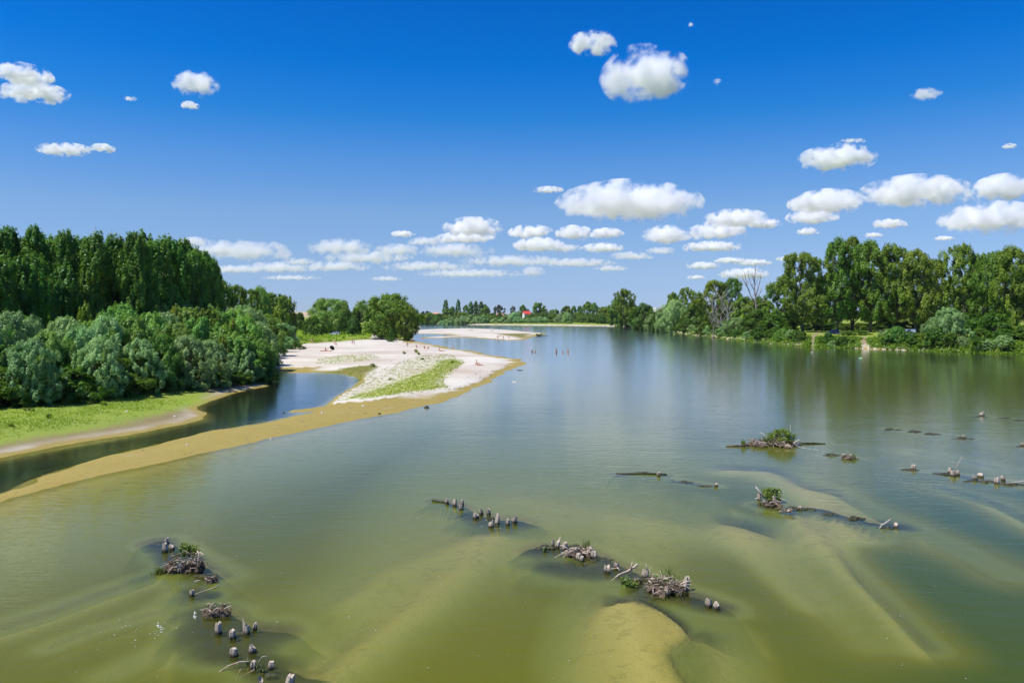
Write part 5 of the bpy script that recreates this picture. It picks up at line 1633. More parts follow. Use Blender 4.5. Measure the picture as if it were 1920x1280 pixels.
drift('driftwood', 'thin twigs trailing right of the compact green bush', 1466, 946, [([(-4, 12, 0), (8, 9, -0.1), (22, 0, -0.3)], 0.7, 0.4), ([(0, 20, 0), (-1, 34, 0)], 0.5, 0.3)], None, M_PALEBARK, 2)
muck('black weed mound with a tiny yellow stub, right of the compact bush', 1496, 953, 56, 5, 0.8)
tangle('root_clump', 'dark twiggy clump sunk below the compact green bush', 1474, 963, 28, 12, 18, 0.6, None, False)
muck('black weed mound second from the compact bush', 1556, 964, 30, 3.5, 0.5)
muck('black weed mound third from the compact bush', 1603, 972, 32, 5, 0.5)
drift('driftwood', 'white crossed driftwood at the end of the weed mounds', 1658, 990, [([(-9, -3, 0), (-5, 6, 0), (2, 10, 0), (12, 17, 0)], 1.3, 1.3), ([(-6, 9, 0), (0, 6, 0), (8, 1, 0)], 1.0, 0.7), ([(-2, 8, 0), (1, 1, 0)], 0.9, 0.7), ([(-9, -3, 0), (-9, 2, 0)], 0.8, 0.7)], None, M_PALEBARK, 2)
muck('black weed mound between crossed driftwood and its pile', 1668, 991, 34, 2.5, 0.4)
# right rows
for a in [('black weed mound around the lone white-topped pile', 1705, 881, 32, 3, 0.8), ('black weed mound left of the tight pile cluster', 1768, 888, 34, 4, 0.9), ('black log-like weed bank under the mossy stub', 1835, 902, 60, 4, 0.9),
          ('black weed bank at the right frame edge', 1900, 908, 60, 4, 0.9), ('first black log of the far row', 1672, 805, 28, 2.4, 1.0), ('second black log of the far row', 1716, 810, 24, 2.4, 1.0),
          ('third black log of the far row, mossy', 1746, 814, 30, 3.2, 1.0), ('black log with a stub at the end of the far row', 1803, 822, 38, 3, 1.0), ('black weed ring round the farthest white pile', 1838, 781, 24, 1.2, 0.8),
          ('thin black log right of the farthest white pile', 1881, 783, 22, 2, 1.0), ('thin black log at the right frame edge', 1914, 788, 24, 2, 1.0), ('black weed round the stub at the right frame edge', 1914, 837, 20, 1.5, 0.8)]:
    muck(*a)
drift('driftwood', 'thin straight stick slanting from the tight pile cluster', 1789, 884, [([(0, 0, 0), (6, 12, 0), (15, 28, 0)], 0.6, 0.4)], None, None, 0)
drift('driftwood', 'pale driftwood arm reaching in at the right frame edge', 1912, 908, [([(14, 8, 0), (2, 5, 0), (-10, 4, 0), (-22, 2, 0)], 1.8, 0.7)], None, M_PALEBARK, 2)
drift('floating_branch', 'leafy branch stranded in mid river beyond the bathers', 1015, 630, [([(-8, 0, 0), (0, 1.5, 0), (12, 0.5, 0)], 0.5, 0.3), ([(-4, 0, 0), (-5, 4, 0)], 0.4, 0.2)], None, M_ROOT, 3)
leafy('leafy_plant', 'small dull green plant on the stranded branch beyond the bathers', 1011, 630, 14, 5, 110, 1.8, M_REED)
drift('stranded_branch', 'dead branch lying on the sand by the pond corner', 525, 691, [([(-14, 1, 0), (0, 2, 0), (14, 0.5, 0)], 0.5, 0.3), ([(6, 1, 0), (7, 8, 0)], 0.3, 0.2)], None, M_ROOT, 3)

# stones that stand out
for px, py, wp, hp, lab, dark in [(800, 764, 10, 5, 'dark rock in the water off the sand spit', 1), (711, 777, 6, 4, 'small dark stone on the wet spit', 1), (681, 765, 6, 3, 'pale stone on the damp sand spit', 0), (604, 777, 5, 3, 'pale stone near the pond end of the spit', 0),
                                  (532, 774, 5, 3, 'dark stone in the pond', 1), (351, 838, 5, 2.5, 'white pebble on the yellow spit', 0), (508, 823, 5, 3, 'white pebble at the river edge of the spit', 0), (328, 786, 6, 3, 'white litter-like stone on the left strip', 0),
                                  (92, 804, 6, 3, 'white scrap by a small weed on the grass strip', 0), (238, 783, 5, 3, 'white scrap on the grass strip', 0), (965, 716, 12, 2, 'flat pale stone bank at the edge of the sand bar', 0), (975, 694, 14, 1.6, 'dark stone bank awash off the sand bar tip', 1)]:
    x, y, u = frame_at(px, py)
    rng = random.Random(px)
    b_ = MB()
    b_.lump((0, 0, 0), (wp * u * 0.5, wp * u * 0.4, hp * u * 0.8), rng, 2, 0.35)
    zt = max(ground_height(x, y), -0.02)
    tag(link('stone', b_.mesh('stone', M_MUCK if dark else M_PALESTONE, True), None, (x, y, zt)), lab, 'stone', 'stones on the sand')
for px, py, wp, hp, lab in [(758, 670, 6, 6, 'small weed bush on the pale sand, left of two'), (780, 667, 8, 8, 'small weed bush on the pale sand, larger of two'), (785, 671, 7, 6, 'low weed at the foot of the larger weed bush'), (792, 681, 6, 4, 'low weed tuft right on the pale sand'),
                            (848, 687, 7, 5, 'dark weed tuft in the lush patch of the sand bar'), (732, 718, 9, 4, 'brown weed tuft in the middle of the stony patch'), (700, 694, 10, 8, 'bright weeds at the end of the olive corner'), (91, 800, 12, 10, 'rust-brown weed on the grass strip'),
                            (20, 815, 14, 8, 'broad weed at the left edge of the grass strip'), (55, 790, 18, 9, 'taller weed clump high on the grass strip'), (195, 772, 16, 9, 'weed clump in the middle of the grass strip')]:
    x, y, u = frame_at(px, py)
    leafy('weed', lab, px, py, wp, hp, 110, max(1.6, wp * 0.16), M_WEED, 'plant', 'weeds standing out on sand and grass', ground_height(x, y))

# foam flecks drifting on the water
fx = np.concatenate([GR.uniform(60, 1900, 230), GR.normal(250, 50, 50), GR.normal(930, 40, 50), GR.normal(1700, 60, 40)])
fy = np.concatenate([GR.uniform(960, 1275, 230), GR.normal(1185, 12, 50), GR.normal(978, 10, 50), GR.normal(900, 12, 40)])
fp = W(np.stack([fx, fy], 1))
s_ = (GR.random(len(fp)) ** 3 * 0.014 + 0.0045) * (fp[:, 1] / 28) ** 0.5
an = np.linspace(0, 2 * math.pi, 6, endpoint=False)
V = np.stack([fp[:, None, 0] + np.cos(an) * s_[:, None] * GR.uniform(0.6, 2.0, (len(fp), 1)), fp[:, None, 1] + np.sin(an) * s_[:, None], np.full((len(fp), 6), 0.006)], -1)
top_ = np.concatenate([fp, np.full((len(fp), 1), 0.010)], 1)[:, None]
V = np.concatenate([V, top_], 1).reshape(-1, 3)
Ff = np.concatenate([np.arange(len(fp))[:, None] * 7 + np.array([[i, (i + 1) % 6, 6]]) for i in range(6)], 0)
M_FOAM = plain_mat('foam', (0.72, 0.74, 0.66), 0.5)
tag(link('foam', mesh_np('foam', V, Ff, M_FOAM)), 'tiny foam flecks drifting on the water', None, None, 'stuff')
for px, py, wp, lab in [(1513, 840, 22, 'white foam streak right of the island'), (300, 1174, 26, 'foam streak drifting left of the pile row'), (366, 1152, 14, 'foam streak at the left of the looped root clump')]:
    x, y, u = frame_at(px, py)
    rng = random.Random(px)
    b_ = MB()
    for i in range(11):
        t = i / 10 - 0.5
        b_.lump((t * wp * u, -t * 1.2 * (y / 45) + rng.uniform(-.1, .1), 0), (rng.uniform(0.5, 2.2) * u, rng.uniform(0.5, 1.5) * u * 3, 0.25 * u), rng, 1, 0.3)
    tag(link('foam_streak', b_.mesh('foam_streak', M_FOAM, True), None, (x, y, 0.0)), lab, 'foam', 'foam streaks')

# ------------------------------------------------------------------ people
M_SKIN = plain_mat('skin', (0.66, 0.38, 0.28), 0.6)
M_HAIR = plain_mat('hair', (0.03, 0.02, 0.015), 0.7)
CLOTH = {c_: plain_mat('cloth_' + c_, v_, 0.85) for c_, v_ in dict(black=(0.02, 0.02, 0.025), navy=(0.03, 0.05, 0.16), red=(0.45, 0.03, 0.03), white=(0.8, 0.8, 0.78), blue=(0.05, 0.22, 0.55), pink=(0.6, 0.18, 0.25), orange=(0.6, 0.2, 0.05)).items()}

POSE = {
    # joints: pelvis, chest, neck, head, then shoulder/elbow/wrist/hand and hip/knee/ankle/toe for each side
    'stand': dict(p=(0, 0, .93), c=(0, .01, 1.28), n=(0, .01, 1.47), h=(0, -.01, 1.62), al=[(.19, 0, 1.40), (.25, .02, 1.12), (.26, -.04, .88), (.26, -.06, .78)], ar=[(-.19, 0, 1.40), (-.26, .03, 1.12), (-.25, -.05, .89), (-.24, -.07, .79)],
                  ll=[(.10, 0, .90), (.12, -.02, .50), (.13, .02, .08), (.14, -.13, .04)], lr=[(-.10, 0, .90), (-.12, .01, .50), (-.12, .05, .08), (-.13, -.10, .04)]),
    'walk': dict(p=(0, 0, .91), c=(0, -.03, 1.26), n=(0, -.05, 1.45), h=(0, -.08, 1.60), al=[(.19, -.03, 1.38), (.24, -.14, 1.13), (.22, -.28, .95), (.21, -.33, .88)], ar=[(-.19, -.03, 1.38), (-.25, .10, 1.12), (-.24, .16, .88), (-.24, .15, .78)],
                 ll=[(.10, 0, .88), (.11, .04, .48), (.11, .30, .14), (.11, .20, .05)], lr=[(-.10, 0, .88), (-.11, -.16, .48), (-.11, -.22, .08), (-.11, -.36, .04)]),
    'sit': dict(p=(0, 0, .14), c=(0, .10, .48), n=(0, .10, .66), h=(0, .07, .81), al=[(.18, .10, .60), (.26, .18, .36), (.24, .30, .12), (.24, .36, .05)], ar=[(-.18, .10, .60), (-.25, -.04, .42), (-.18, -.22, .42), (-.15, -.29, .42)],
                ll=[(.10, -.04, .14), (.13, -.38, .38), (.12, -.62, .08), (.12, -.74, .05)], lr=[(-.10, -.04, .14), (-.13, -.40, .34), (-.12, -.66, .08), (-.12, -.78, .05)]),
    'lie': dict(p=(0, 0, .13), c=(-.34, 0, .15), n=(-.54, 0, .16), h=(-.69, 0, .18), al=[(-.46, .19, .14), (-.24, .27, .09), (-.02, .25, .08), (.07, .24, .07)], ar=[(-.46, -.19, .14), (-.60, -.36, .10), (-.74, -.22, .12), (-.80, -.14, .12)],
                ll=[(.03, .10, .12), (.42, .13, .26), (.80, .14, .09), (.84, .14, .19)], lr=[(.03, -.10, .12), (.45, -.12, .10), (.86, -.14, .08), (.90, -.15, .18)]),
}


def skin_mesh(name, verts, edges, radii, root, mat, sub=1):
    me = bpy.data.meshes.new(name)
    me.from_pydata(verts, edges, [])
    o = bpy.data.objects.new(name, me)
    COL.objects.link(o)
    md = o.modifiers.new('skin', 'SKIN')
    md.use_smooth_shade = True
    for i, r in enumerate(radii):
        sv = me.skin_vertices[0].data[i]
        sv.radius = (r, r)
        sv.use_root = i == root
    o.modifiers.new('sub', 'SUBSURF').levels = sub
    dg = bpy.context.evaluated_depsgraph_get()
    res = bpy.data.meshes.new_from_object(o.evaluated_get(dg))
    res.name = name
    bpy.data.objects.remove(o)
    bpy.data.meshes.remove(me)
    res.materials.clear()
    res.materials.append(mat)
    return res


BODY = {}
for nm_, J in POSE.items():
    V = [J['p'], J['c'], J['n'], J['h']]
    rad = [.135, .15, .055, .105]
    E_ = [(0, 1), (1, 2), (2, 3)]
    hv = Vector(J['h']) - Vector(J['n'])
    V.append(tuple(Vector(J['h']) + hv.normalized() * 0.09))
    rad.append(.075)
    E_.append((3, 4))
    for key in ('al', 'ar'):
        pts = J[key]
        i0 = len(V)
        V += pts
        rad += [.062, .045, .033, .036]
        E_ += [(1, i0), (i0, i0 + 1), (i0 + 1, i0 + 2), (i0 + 2, i0 + 3)]
        # five fingers
        hd = Vector(pts[3])
        dr = (hd - Vector(pts[2])).normalized()
        sd_ = dr.cross(Vector((0, 1, 0.3))).normalized()
        for q, (of_, ln) in enumerate([(-.035, .07), (-.012, .085), (.012, .08), (.033, .06), (.05, .045)]):
            V.append(tuple(hd + sd_ * of_ + dr * (ln if q < 4 else 0.01)))
            rad.append(.010)
            E_.append((i0 + 3, len(V) - 1))
    for key in ('ll', 'lr'):
        pts = J[key]
        i0 = len(V)
        V += pts
        rad += [.095, .062, .042, .036]
        E_ += [(0, i0), (i0, i0 + 1), (i0 + 1, i0 + 2), (i0 + 2, i0 + 3)]
    bd = skin_mesh('body', V, E_, rad, 0, M_SKIN)
    P0, L0, R0_ = Vector(J['p']), [Vector(q) for q in J['ll'][:2]], [Vector(q) for q in J['lr'][:2]]
    up = (Vector(J['c']) - P0).normalized()
    shv = [tuple(P0 + up * 0.07), tuple(P0), tuple(L0[0]), tuple(L0[0].lerp(L0[1], 0.5)), tuple(R0_[0]), tuple(R0_[0].lerp(R0_[1], 0.5))]
    sh = skin_mesh('shorts', shv, [(0, 1), (1, 2), (2, 3), (1, 4), (4, 5)], [.148, .152, .112, .098, .112, .098], 1, CLOTH['black'])
    ch = Vector(J['c'])
    tov = [tuple(P0 + up * 0.10), tuple(ch), tuple(Vector(J['n']) - up * 0.05)] + [J['al'][0], tuple(Vector(J['al'][0]).lerp(Vector(J['al'][1]), 0.5)), J['ar'][0], tuple(Vector(J['ar'][0]).lerp(Vector(J['ar'][1]), 0.5))]
    tp = skin_mesh('shirt', tov, [(0, 1), (1, 2), (1, 3), (3, 4), (1, 5), (5, 6)], [.152, .166, .085, .078, .065, .078, .065], 1, CLOTH['white'])
    b_ = MB()
    hc = Vector(J['h']) + hv.normalized() * 0.045 + Vector((0, 0.025 if nm_ != 'lie' else 0, 0.02 if nm_ != 'lie' else -0.02))
    b_.lump(tuple(hc), (.098, .105, .10), random.Random(3), 2, 0.08)
    hr = b_.mesh('hair', M_HAIR, True)
    BODY[nm_] = (bd, sh, tp, hr)
_cc = {}


def coloured(me, col):
    if (me.name, col) not in _cc:
        m2 = me.copy()
        m2.materials.clear()
        m2.materials.append(CLOTH[col])
        _cc[(me.name, col)] = m2
    return _cc[(me.name, col)]


def person(px, py, pose, label, shorts='black', shirt=None, sink=0.0, rz=0.0, z=None, s=1.0, hair=True):
    zg = 0.0
    for _ in range(4):
        x, y = at(px, py, zg)
        zg = ground_height(x, y) if z is None else z
        if sink:
            zg = 0.0
    o = thing('person', label, 'person', (x, y, zg - sink), rz, 'people by the river', (s, s, s))
    bd, sh, tp, hr = BODY[pose]
    link('body', bd, o)
    link('shorts', coloured(sh, shorts), o)
    if shirt:
        link('shirt', coloured(tp, shirt), o)
    if hair:
        link('hair', hr, o)
    return o


person(585, 645, 'stand', 'person in orange swimwear standing at the bush edge of the beach', 'orange', None, 0, 0.4)
person(627, 646, 'stand', 'bare-chested person standing at the meadow edge, left of two pairs', 'red', None, 0, 2.5)
person(630, 647, 'sit', 'person sitting at the feet of the bare-chested one', 'pink', None, 0, 0.6)
person(660.5, 646, 'walk', 'person in blue shorts walking at the meadow edge', 'blue', None, 0, 1.2)
person(664, 646, 'stand', 'person in white top and blue shorts beside the walking one', 'blue', 'white', 0, -0.8)
person(611, 658, 'sit', 'person with dark hair sitting on the red towel', 'navy', 'pink', 0, 1.0)
person(606, 658.5, 'lie', 'sunbather lying at the left of the red towel', 'red', None, 0, 0.1)
person(617, 658.5, 'lie', 'sunbather lying between red towel and black umbrella', 'pink', None, 0, 3.0)
person(541.5, 632, 'stand', 'person in white shirt beside the dark red tent', 'navy', 'white', 0, 2.0)
person(554, 634, 'stand', 'person walking through the meadow weeds', 'pink', 'pink', 0, 1.0)
person(763.7, 651, 'stand', 'person in black shorts standing alone on the sand', 'black', None, 0, 0.2)
person(773.7, 643.5, 'walk', 'person wading ashore behind the one in black shorts', 'navy', None, 0, 1.4)
person(781, 652, 'sit', 'small dark-haired person sitting on the sand by the wet flats', 'navy', None, 0, 0.9)
person(795.6, 654, 'sit', 'person in red sitting on the sand, left of the pair', 'red', 'red', 0, 0.3)
person(802.3, 654, 'sit', 'person in pink sitting on the sand, right of the pair', 'pink', None, 0, -0.3)
person(824, 658, 'sit', 'person sitting upright beside the sunbather on the sand', 'red', None, 0, 0.7)
person(828, 658.5, 'lie', 'sunbather lying next to the upright sitter on the sand', 'pink', None, 0, 0.2)
person(849, 653, 'sit', 'person in red sitting on the wet flats', 'red', None, 0, 0.5)
person(894, 684, 'sit', 'dark-haired person sitting near the sand bar tip', 'red', None, 0, 1.7)
person(899, 685, 'lie', 'sunbather stretched out near the sand bar tip', 'black', None, 0, 0.0)
person(881, 619.8, 'sit', 'dark-clothed person sitting on the far sand island', 'black', 'navy', 0, 0.5)
person(885, 620, 'sit', 'second dark person sitting on the far sand island', 'black', 'black', 0, -0.6)
person(921, 621, 'sit', 'person in blue sitting at the back of the sand island', 'blue', 'blue', 0, 0.5)
person(924.5, 621.3, 'sit', 'person in pink sitting at the back of the sand island', 'pink', None, 0, 0.1)
person(933.5, 636, 'stand', 'person in red top standing at the water edge of the island', 'red', 'red', 0, 0.1)
person(937.5, 631, 'sit', 'person in red sitting behind the standing one on the island', 'red', 'red', 0, 0.8)
person(943.5, 637, 'walk', 'person in red shorts walking along the island edge', 'red', None, 0, 1.3)
person(954, 635, 'stand', 'slim person in pale top standing at the right of the island', 'white', 'white', 0, 0.0)
person(792, 634.5, 'lie', 'bather lying in the shallow channel by the meadow', 'pink', None, 0.05, 0.2)
person(997.5, 660, 'stand', 'bather in white hat and top waist-deep in the river', 'white', 'white', 0.85, 0.5, hair=False)
person(1003, 660, 'stand', 'bather in the river right of the one in white', 'pink', None, 1.15, 0.3)
person(1043, 660.5, 'stand', 'bather standing waist-deep, left of the trio in the river', 'red', None, 0.72, 0.3)
person(1055, 661, 'stand', 'bather in the middle of the trio, only head and shoulders out', 'navy', None, 1.25, 0.3)
person(1065, 660.5, 'stand', 'bather in orange waist-deep, right of the trio in the river', 'orange', None, 0.70, -0.4)
person(1522.5, 638.5, 'stand', 'person in white at the sandy landing on the right bank', 'white', 'white', 0, 0.2)
person(1551, 638, 'stand', 'person in blue trousers and dark top by the dark blue car', 'blue', 'navy', 0, 0.4)
person(1540, 629, 'sit', 'person in white sitting above the landing', 'white', 'white', 0, 0.4)


def flat_thing(name, label, cat, px, py, me, z=0.02, rz=0.0):
    zg = 0.0
    for _ in range(4):
        x, y = at(px, py, zg)
        zg = ground_height(x, y)
    return tag(link(name, me, None, (x, y, zg + z), rz), label, cat)


b_ = MB()
b_.box(-1.3, 1.3, -0.5, 0.5, 0, 0.03)
flat_thing('towel', 'red towel spread on the pale sand', 'towel', 611, 658.3, b_.mesh('towel', CLOTH['red']))
# black umbrella lying open on its side
b_ = MB()
rim = []
V = [(0, 0, 0.35)]
F = []
for k in range(8):
    a = k * math.pi / 4
    for q, (r_, d_) in enumerate([(0.35, 0.30), (0.62, 0.12), (0.75, -0.08)]):
        V.append((r_ * math.cos(a), r_ * math.sin(a), d_))
for k in range(8):
    a, c_ = 1 + k * 3, 1 + ((k + 1) % 8) * 3
    F += [(0, a, c_), (a, a + 1, c_ + 1, c_), (a + 1, a + 2, c_ + 2, c_ + 1)]
b_.add(V, F)
um = thing('umbrella', 'black sun umbrella tipped over on the sand', 'umbrella', at(623, 657, 0.7) + (ground_height(*at(623, 657, 0.7)) + 0.62,), 0)
um.rotation_euler = (R(-50), R(35), 0)
link('canopy', b_.mesh('canopy', CLOTH['black']), um)
b_ = MB()
b_.tube([(0, 0, 0.34), (0, 0, -0.75)], [0.015, 0.015], 6)
link('shaft', b_.mesh('shaft', CLOTH['black']), um)
# dark red tent among the bushes
b_ = MB()
V = [(-1.2, -1, 0), (1.2, -1, 0), (1.2, 1, 0), (-1.2, 1, 0), (-0.75, -0.7, 0.9), (0.75, -0.7, 0.9), (0.75, 0.7, 0.9), (-0.75, 0.7, 0.9), (0, 0, 1.35)]
b_.add(V, [(0, 1, 5, 4), (1, 2, 6, 5), (2, 3, 7, 6), (3, 0, 4, 7), (4, 5, 8), (5, 6, 8), (6, 7, 8), (7, 4, 8), (3, 2, 1, 0)])
M_TENT = plain_mat('tent_cloth', (0.16, 0.03, 0.03), 0.8)
flat_thing('tent', 'dark red tent half hidden by bushes above the beach', 'tent', 537, 633, b_.mesh('tent', M_TENT), 0)
# pale green tarpaulin heap at the landing
b_ = MB()
b_.lump((0, 0, 0.15), (0.75, 0.55, 0.5), random.Random(4), 3, 0.25)
M_TARP = plain_mat('pale_green_tarp', (0.30, 0.62, 0.22), 0.6)
flat_thing('tarpaulin', 'pale green tarpaulin heap on the sandy landing of the right bank', 'tarpaulin', 1614, 645, b_.mesh('tarpaulin', M_TARP, True), 0)

# ------------------------------------------------------------------ cars
M_GLASS = plain_mat('car_glass', (0.012, 0.015, 0.018), 0.08, 0.0, 0.8)
M_TYRE = plain_mat('tyre', (0.015, 0.015, 0.015), 0.9)
M_RIM = plain_mat('rim', (0.45, 0.46, 0.48), 0.35, 0.8)
M_LAMP = plain_mat('lamp_glass', (0.75, 0.75, 0.72), 0.15)
M_TAIL = plain_mat('tail_lamp', (0.45, 0.02, 0.02), 0.25)


def paint(name, col):
    m, n_, out_ = newmat(name)
    N_ = NB(n_)
    p_ = N_('BsdfPrincipled', {'Base Color': (*col, 1), 'Roughness': 0.3, 'Metallic': 0.2, 'Coat Weight': 0.7, 'Coat Roughness': 0.06})
    n_.links.new(p_.outputs[0], out_.inputs['Surface'])
    return m


def car(label, px, py, rz, L, Hh, kind, pm, z=None):
    """Car facing +x; kind gives the side outline of body and glasshouse."""
    zg = 1.5
    for _ in range(4):
        x, y = at(px, py, zg)
        zg = ground_height(x, y)
    o = thing('parked_car', label, 'car', (x, y, zg), rz, 'cars parked by the river')
    w_ = 0.86 if kind != 'van' else 0.95
    b0 = 0.22
    belt = Hh * (0.60 if kind != 'van' else 0.56)
    if kind == 'van':
        low = [(-L / 2, 0.35), (-L / 2, belt), (L * 0.33, belt), (L * 0.47, belt * 0.86), (L / 2, 0.62), (L / 2, 0.32)]
        top = [(-L / 2 + 0.03, belt), (-L / 2 + 0.10, Hh), (L * 0.14, Hh), (L * 0.33, belt)]
    else:
        low = [(-L / 2, 0.35), (-L / 2 + 0.03, belt * 0.95), (-L * 0.42, belt), (L * 0.20, belt), (L * 0.42, belt * 0.84), (L / 2, belt * 0.62), (L / 2, 0.30)]
        top = [(-L * 0.46, belt), (-L * 0.36, Hh), (L * 0.03, Hh), (L * 0.22, belt)]

    def prism(b_, prof, wa, wb, zmin=None):
        k_ = len(prof)
        zs_ = [q[1] for q in prof]
        lo_, hi_ = min(zs_), max(zs_)
        V_ = []
        for s_ in (-1, 1):
            for a_, z_ in prof:
                f_ = (z_ - lo_) / (hi_ - lo_)
                V_.append((a_, s_ * (wa + (wb - wa) * f_), z_))
        F_ = [tuple(range(k_ - 1, -1, -1)), tuple(range(k_, 2 * k_))]
        F_ += [(i_, (i_ + 1) % k_, k_ + (i_ + 1) % k_, k_ + i_) for i_ in range(k_)]
        b_.add(V_, F_)
    b_ = MB()
    prism(b_, [(L / 2 - 0.04, b0), (-L / 2 + 0.04, b0)] + low, w_, w_ * 0.97)
    prism(b_, top, w_ * 0.95, w_ * 0.78)
    bm = bmesh.new()
    me = b_.mesh('body', pm, False)
    bm.from_mesh(me)
    bmesh.ops.bevel(bm, geom=bm.edges[:], offset=0.045, segments=2, affect='EDGES')
    bm.to_mesh(me)
    bm.free()
    link('body', me, o)
    # windows: panes set 6 mm proud of the glasshouse
    (xa, za), (xb, zb), (xc, zc_), (xd, zd) = top
    k0, k1 = w_ * 0.95, w_ * 0.78

    def sidepane(u0, u1, s_):
        def pt(u_, v_):
            xl = xa + (xb - xa) * v_
            xr = xd + (xc - xd) * v_
            return (xl + (xr - xl) * u_, s_ * (k0 + (k1 - k0) * v_ + 0.008), za + (zb - za) * v_)
        q = MB()
        q.add([pt(u0, .10), pt(u1, .10), pt(u1 - (0.03 if u1 > 0.9 else 0), .86), pt(u0 + (0.03 if u0 < 0.1 else 0), .86)], [(0, 1, 2, 3)])
        return q.mesh('window', M_GLASS)
    for s_ in (-1, 1):
        for u0, u1 in (((0.05, 0.36), (0.39, 0.66), (0.69, 0.95)) if kind != 'van' else ((0.52, 0.72), (0.75, 0.96))):
            link('window', sidepane(u0, u1, s_), o)

    def endpane(p0, p1, off):
        q = MB()
        V_ = []
        for (X_, Z_), kk in ((p0, k0), (p1, k1)):
            for s_ in (-1, 1):
                V_.append((X_, s_ * kk * 0.88, Z_))
        a_ = [Vector(v) for v in V_]
        m0, m1 = (a_[0] * .88 + a_[2] * .12, a_[1] * .88 + a_[3] * .12), (a_[0] * .12 + a_[2] * .88, a_[1] * .12 + a_[3] * .88)
        d_ = Vector((off, 0, 0.006))
        q.add([m0[0] + d_, m0[1] + d_, m1[1] + d_, m1[0] + d_], [(0, 1, 2, 3)])
        return q
    link('windscreen', endpane((xd, zd), (xc, zc_), 0.012).mesh('windscreen', M_GLASS), o)
    link('rear_window', endpane((xa, za), (xb, zb), -0.012).mesh('rear_window', M_GLASS), o)
    for s_ in (-1, 1):
        q = MB()
        q.box(L / 2 - 0.10, L / 2 + 0.012, s_ * w_ * 0.72 - 0.15, s_ * w_ * 0.72 + 0.15, belt * 0.56, belt * 0.72)
        link('headlight', q.mesh('headlight', M_LAMP), o)
        q = MB()
        q.box(-L / 2 - 0.012, -L / 2 + 0.08, s_ * w_ * 0.80 - 0.09, s_ * w_ * 0.80 + 0.09, belt * 0.66, belt * 0.92)
        link('tail_light', q.mesh('tail_light', M_TAIL), o)
        q = MB()
        q.box(L * 0.17, L * 0.20, s_ * (w_ + 0.10) - 0.09, s_ * (w_ + 0.10) + 0.09, belt + 0.02, belt + 0.16)
        link('mirror', q.mesh('mirror', pm), o)
        for xx in (-L * 0.30, L * 0.31):
            q = MB()
            q.tube([(xx, s_ * (w_ - 0.17), 0.32), (xx, s_ * (w_ + 0.03), 0.32)], [0.32, 0.32], 18)
            wh = link('wheel', q.mesh('wheel', M_TYRE), o)
            q = MB()
            q.tube([(xx, s_ * (w_ + 0.02), 0.32), (xx, s_ * (w_ + 0.045), 0.32)], [0.20, 0.19], 12)
            link('rim', q.mesh('rim', M_RIM), wh)
    return o


car('pale blue-white hatchback parked under the willow tree in the meadow', 628, 628, R(172), 4.1, 1.45, 'hatch', paint('pale_paint', (0.62, 0.68, 0.75)))
car('dark blue car parked on the right bank above the landing', 1562, 627, R(195), 4.4, 1.75, 'hatch', paint('navy_paint', (0.012, 0.02, 0.10)))
car('silver-white van half hidden behind dark bushes on the right bank', 1702, 629, R(190), 4.9, 2.1, 'van', paint('silver_paint', (0.55, 0.60, 0.66)))

# ------------------------------------------------------------------ far houses, mast
M_WALL = rough_mat('white_plaster', (0.66, 0.64, 0.60), (0.76, 0.74, 0.70), 0.4, 0.9, 0.1)
M_ROOFR = rough_mat('red_roof_tiles', (0.50, 0.035, 0.030), (0.62, 0.06, 0.05), 1.5, 0.8, 0.3)
M_ROOFP = rough_mat('pink_roof_tiles', (0.52, 0.24, 0.18), (0.62, 0.32, 0.25), 1.5, 0.8, 0.3)
M_ROOFO = rough_mat('brown_roof_tiles', (0.36, 0.13, 0.09), (0.46, 0.18, 0.12), 1.5, 0.8, 0.3)


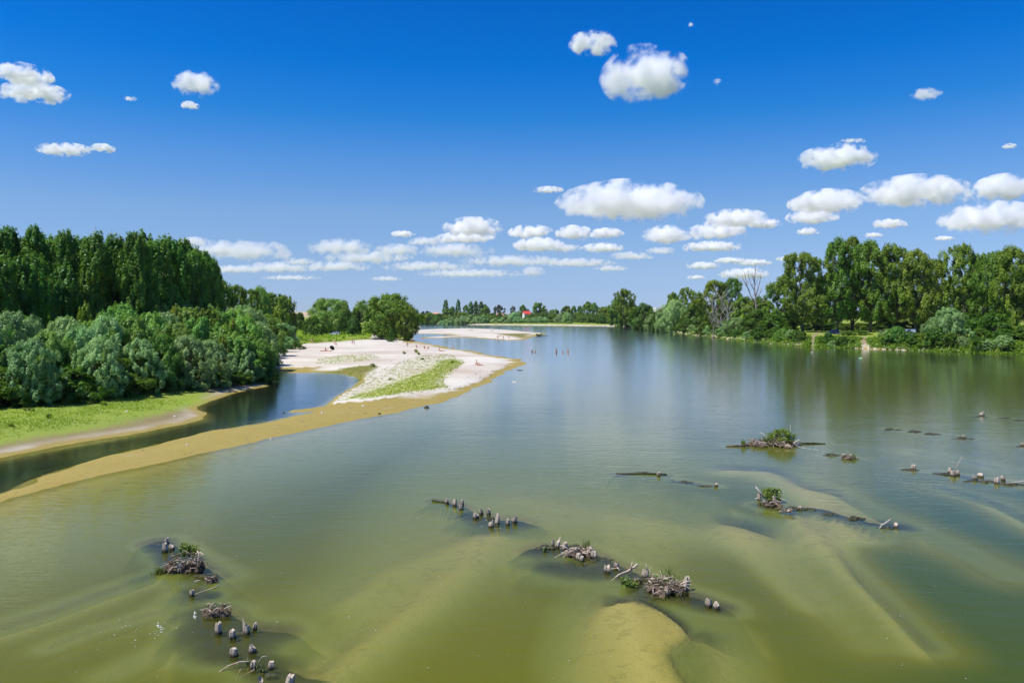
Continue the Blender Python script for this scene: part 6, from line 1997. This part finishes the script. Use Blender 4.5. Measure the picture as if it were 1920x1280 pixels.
def house(label, px, y, eave_py, ridge_py, wpx, dep, rz, roofm, flat=False, hip=0.0):
    x = xat(px, y)
    z0 = ground_height(x, y) - 0.3
    zt, zr = hgt(eave_py, y) - z0, hgt(ridge_py, y) - z0
    wd = wpx / FOC * y / 2
    o = thing('house', label, 'house', (x, y, z0), rz, 'houses far behind the river trees')
    b_ = MB()
    if flat:
        b_.box(-wd, wd, -dep, dep, 0, zt)
    else:
        V = [(-wd, -dep, 0), (wd, -dep, 0), (wd, dep, 0), (-wd, dep, 0), (-wd, -dep, zt), (wd, -dep, zt), (wd, dep, zt), (-wd, dep, zt), (-wd, 0, zr - 0.25), (wd, 0, zr - 0.25)]
        b_.add(V, [(0, 1, 5, 4), (2, 3, 7, 6), (1, 2, 6, 9, 5), (3, 0, 4, 8, 7)])
    link('wall', b_.mesh('wall', M_WALL), o)
    b_ = MB()
    if flat:
        b_.box(-wd - 0.3, wd + 0.3, -dep - 0.3, dep + 0.3, zt + 0.003, zr)
    else:
        e_ = 0.6
        zl = zt - 0.25
        h2 = wd * hip
        V = [(-wd - e_, -dep - e_, zl), (wd + e_, -dep - e_, zl), (wd + e_ - h2, 0, zr), (-wd - e_ + h2, 0, zr), (wd + e_, dep + e_, zl), (-wd - e_, dep + e_, zl)]
        V += [(a, b2, c2 + 0.22) for a, b2, c2 in V]
        b_.add(V, [(6, 7, 8, 9), (9, 8, 10, 11), (1, 0, 3, 2), (2, 3, 5, 4), (0, 1, 7, 6), (4, 5, 11, 10), (1, 2, 8, 7), (2, 4, 10, 8), (3, 0, 6, 9), (5, 3, 9, 11)])
    link('roof', b_.mesh('roof', roofm), o)
    nw = max(2, int(wd / 1.6))
    for k in range(nw):
        for zf_ in ((zt * 0.30,) if zt < 5 else (zt * 0.2, zt * 0.62)):
            xx = -wd + (k + 0.5) * 2 * wd / nw
            b_ = MB()
            b_.box(xx - 0.55, xx + 0.55, -dep - 0.03, -dep + 0.05, zf_, zf_ + 1.3)
            link('window', b_.mesh('window', M_GLASS), o)
    if not flat:
        b_ = MB()
        b_.box(-0.35 + wd * 0.4, 0.35 + wd * 0.4, 0.6, 1.2, zt, zr + 0.9)
        link('chimney', b_.mesh('chimney', M_ROOFO), o)
    return o


house('white house with bright red gabled roof among the far bank trees', 987, 935, 588.5, 583.5, 12, 4.0, R(18), M_ROOFR)
house('low house with pink hipped roof among the far bank trees', 937, 935, 591.0, 587.5, 13, 4.0, R(4), M_ROOFP, False, 0.35)
house('brown-roofed house glimpsed between the right bank trees', 1246, 640, 581.5, 577.5, 14, 4.0, R(-10), M_ROOFO)
house('white flat building left of the brown-roofed house', 1233, 700, 580.5, 576.5, 10, 5.0, R(5), M_WALL, True)
house('pale low house far behind the column poplars', 817, 1180, 588, 585.5, 9, 5.0, 0.1, M_ROOFP)
house('pale block far behind the far bank trees at right', 1027, 1180, 583.5, 582.5, 8, 6.0, 0.1, M_WALL, True)
house('small orange-roofed house at the far bank skyline', 1065, 1150, 583.0, 580.5, 8, 4.0, 0.2, M_ROOFP)
y = 1440
x = xat(555.5, y)
mt_ = thing('radio_mast', 'slim white mast rising behind the left wood', 'mast', (x, y, ground_height(x, y)))
zt = hgt(565, y) - ground_height(x, y)
b_ = MB()
b_.tube([(0, 0, 0), (0, 0, zt * 0.5), (0, 0, zt)], [0.95, 0.75, 0.5], 10)
link('pole', b_.mesh('pole', M_WALL), mt_)
b_ = MB()
for k in range(3):
    a = k * 2.094
    b_.box(math.cos(a) * 0.9 - 0.25, math.cos(a) * 0.9 + 0.25, math.sin(a) * 0.9 - 0.25, math.sin(a) * 0.9 + 0.25, zt * 0.9, zt * 0.9 + 2.6)
link('antenna', b_.mesh('antenna', M_WALL), mt_)
y = 1300
x = xat(548.5, y)
mt_ = thing('power_pole', 'dark pole with a crossarm left of the slim white mast', 'pole', (x, y, ground_height(x, y)))
zt = hgt(566, y) - ground_height(x, y)
b_ = MB()
b_.tube([(0, 0, 0), (0, 0, zt)], [0.35, 0.22], 8)
link('pole', b_.mesh('pole', M_BARK), mt_)
b_ = MB()
b_.box(-2.2, 2.2, -0.15, 0.15, zt * 0.88, zt * 0.88 + 0.3)
b_.box(-1.6, 1.6, -0.15, 0.15, zt * 0.76, zt * 0.76 + 0.3)
link('crossarm', b_.mesh('crossarm', M_BARK), mt_)

# ------------------------------------------------------------------ the air
m_haze, n, out = newmat('summer_haze')
N = NB(n)
v = N('VolumePrincipled', {'Color': (0.80, 0.88, 1.0, 1), 'Density': 0.000028, 'Anisotropy': 0.2})
n.links.new(v.outputs[0], out.inputs['Volume'])
b_ = MB()
b_.box(-42000, 42000, -400, 39000, -3.8, 70)
tag(link('haze', b_.mesh('haze', m_haze)), 'thin summer haze over the river plain', None, None, 'stuff')
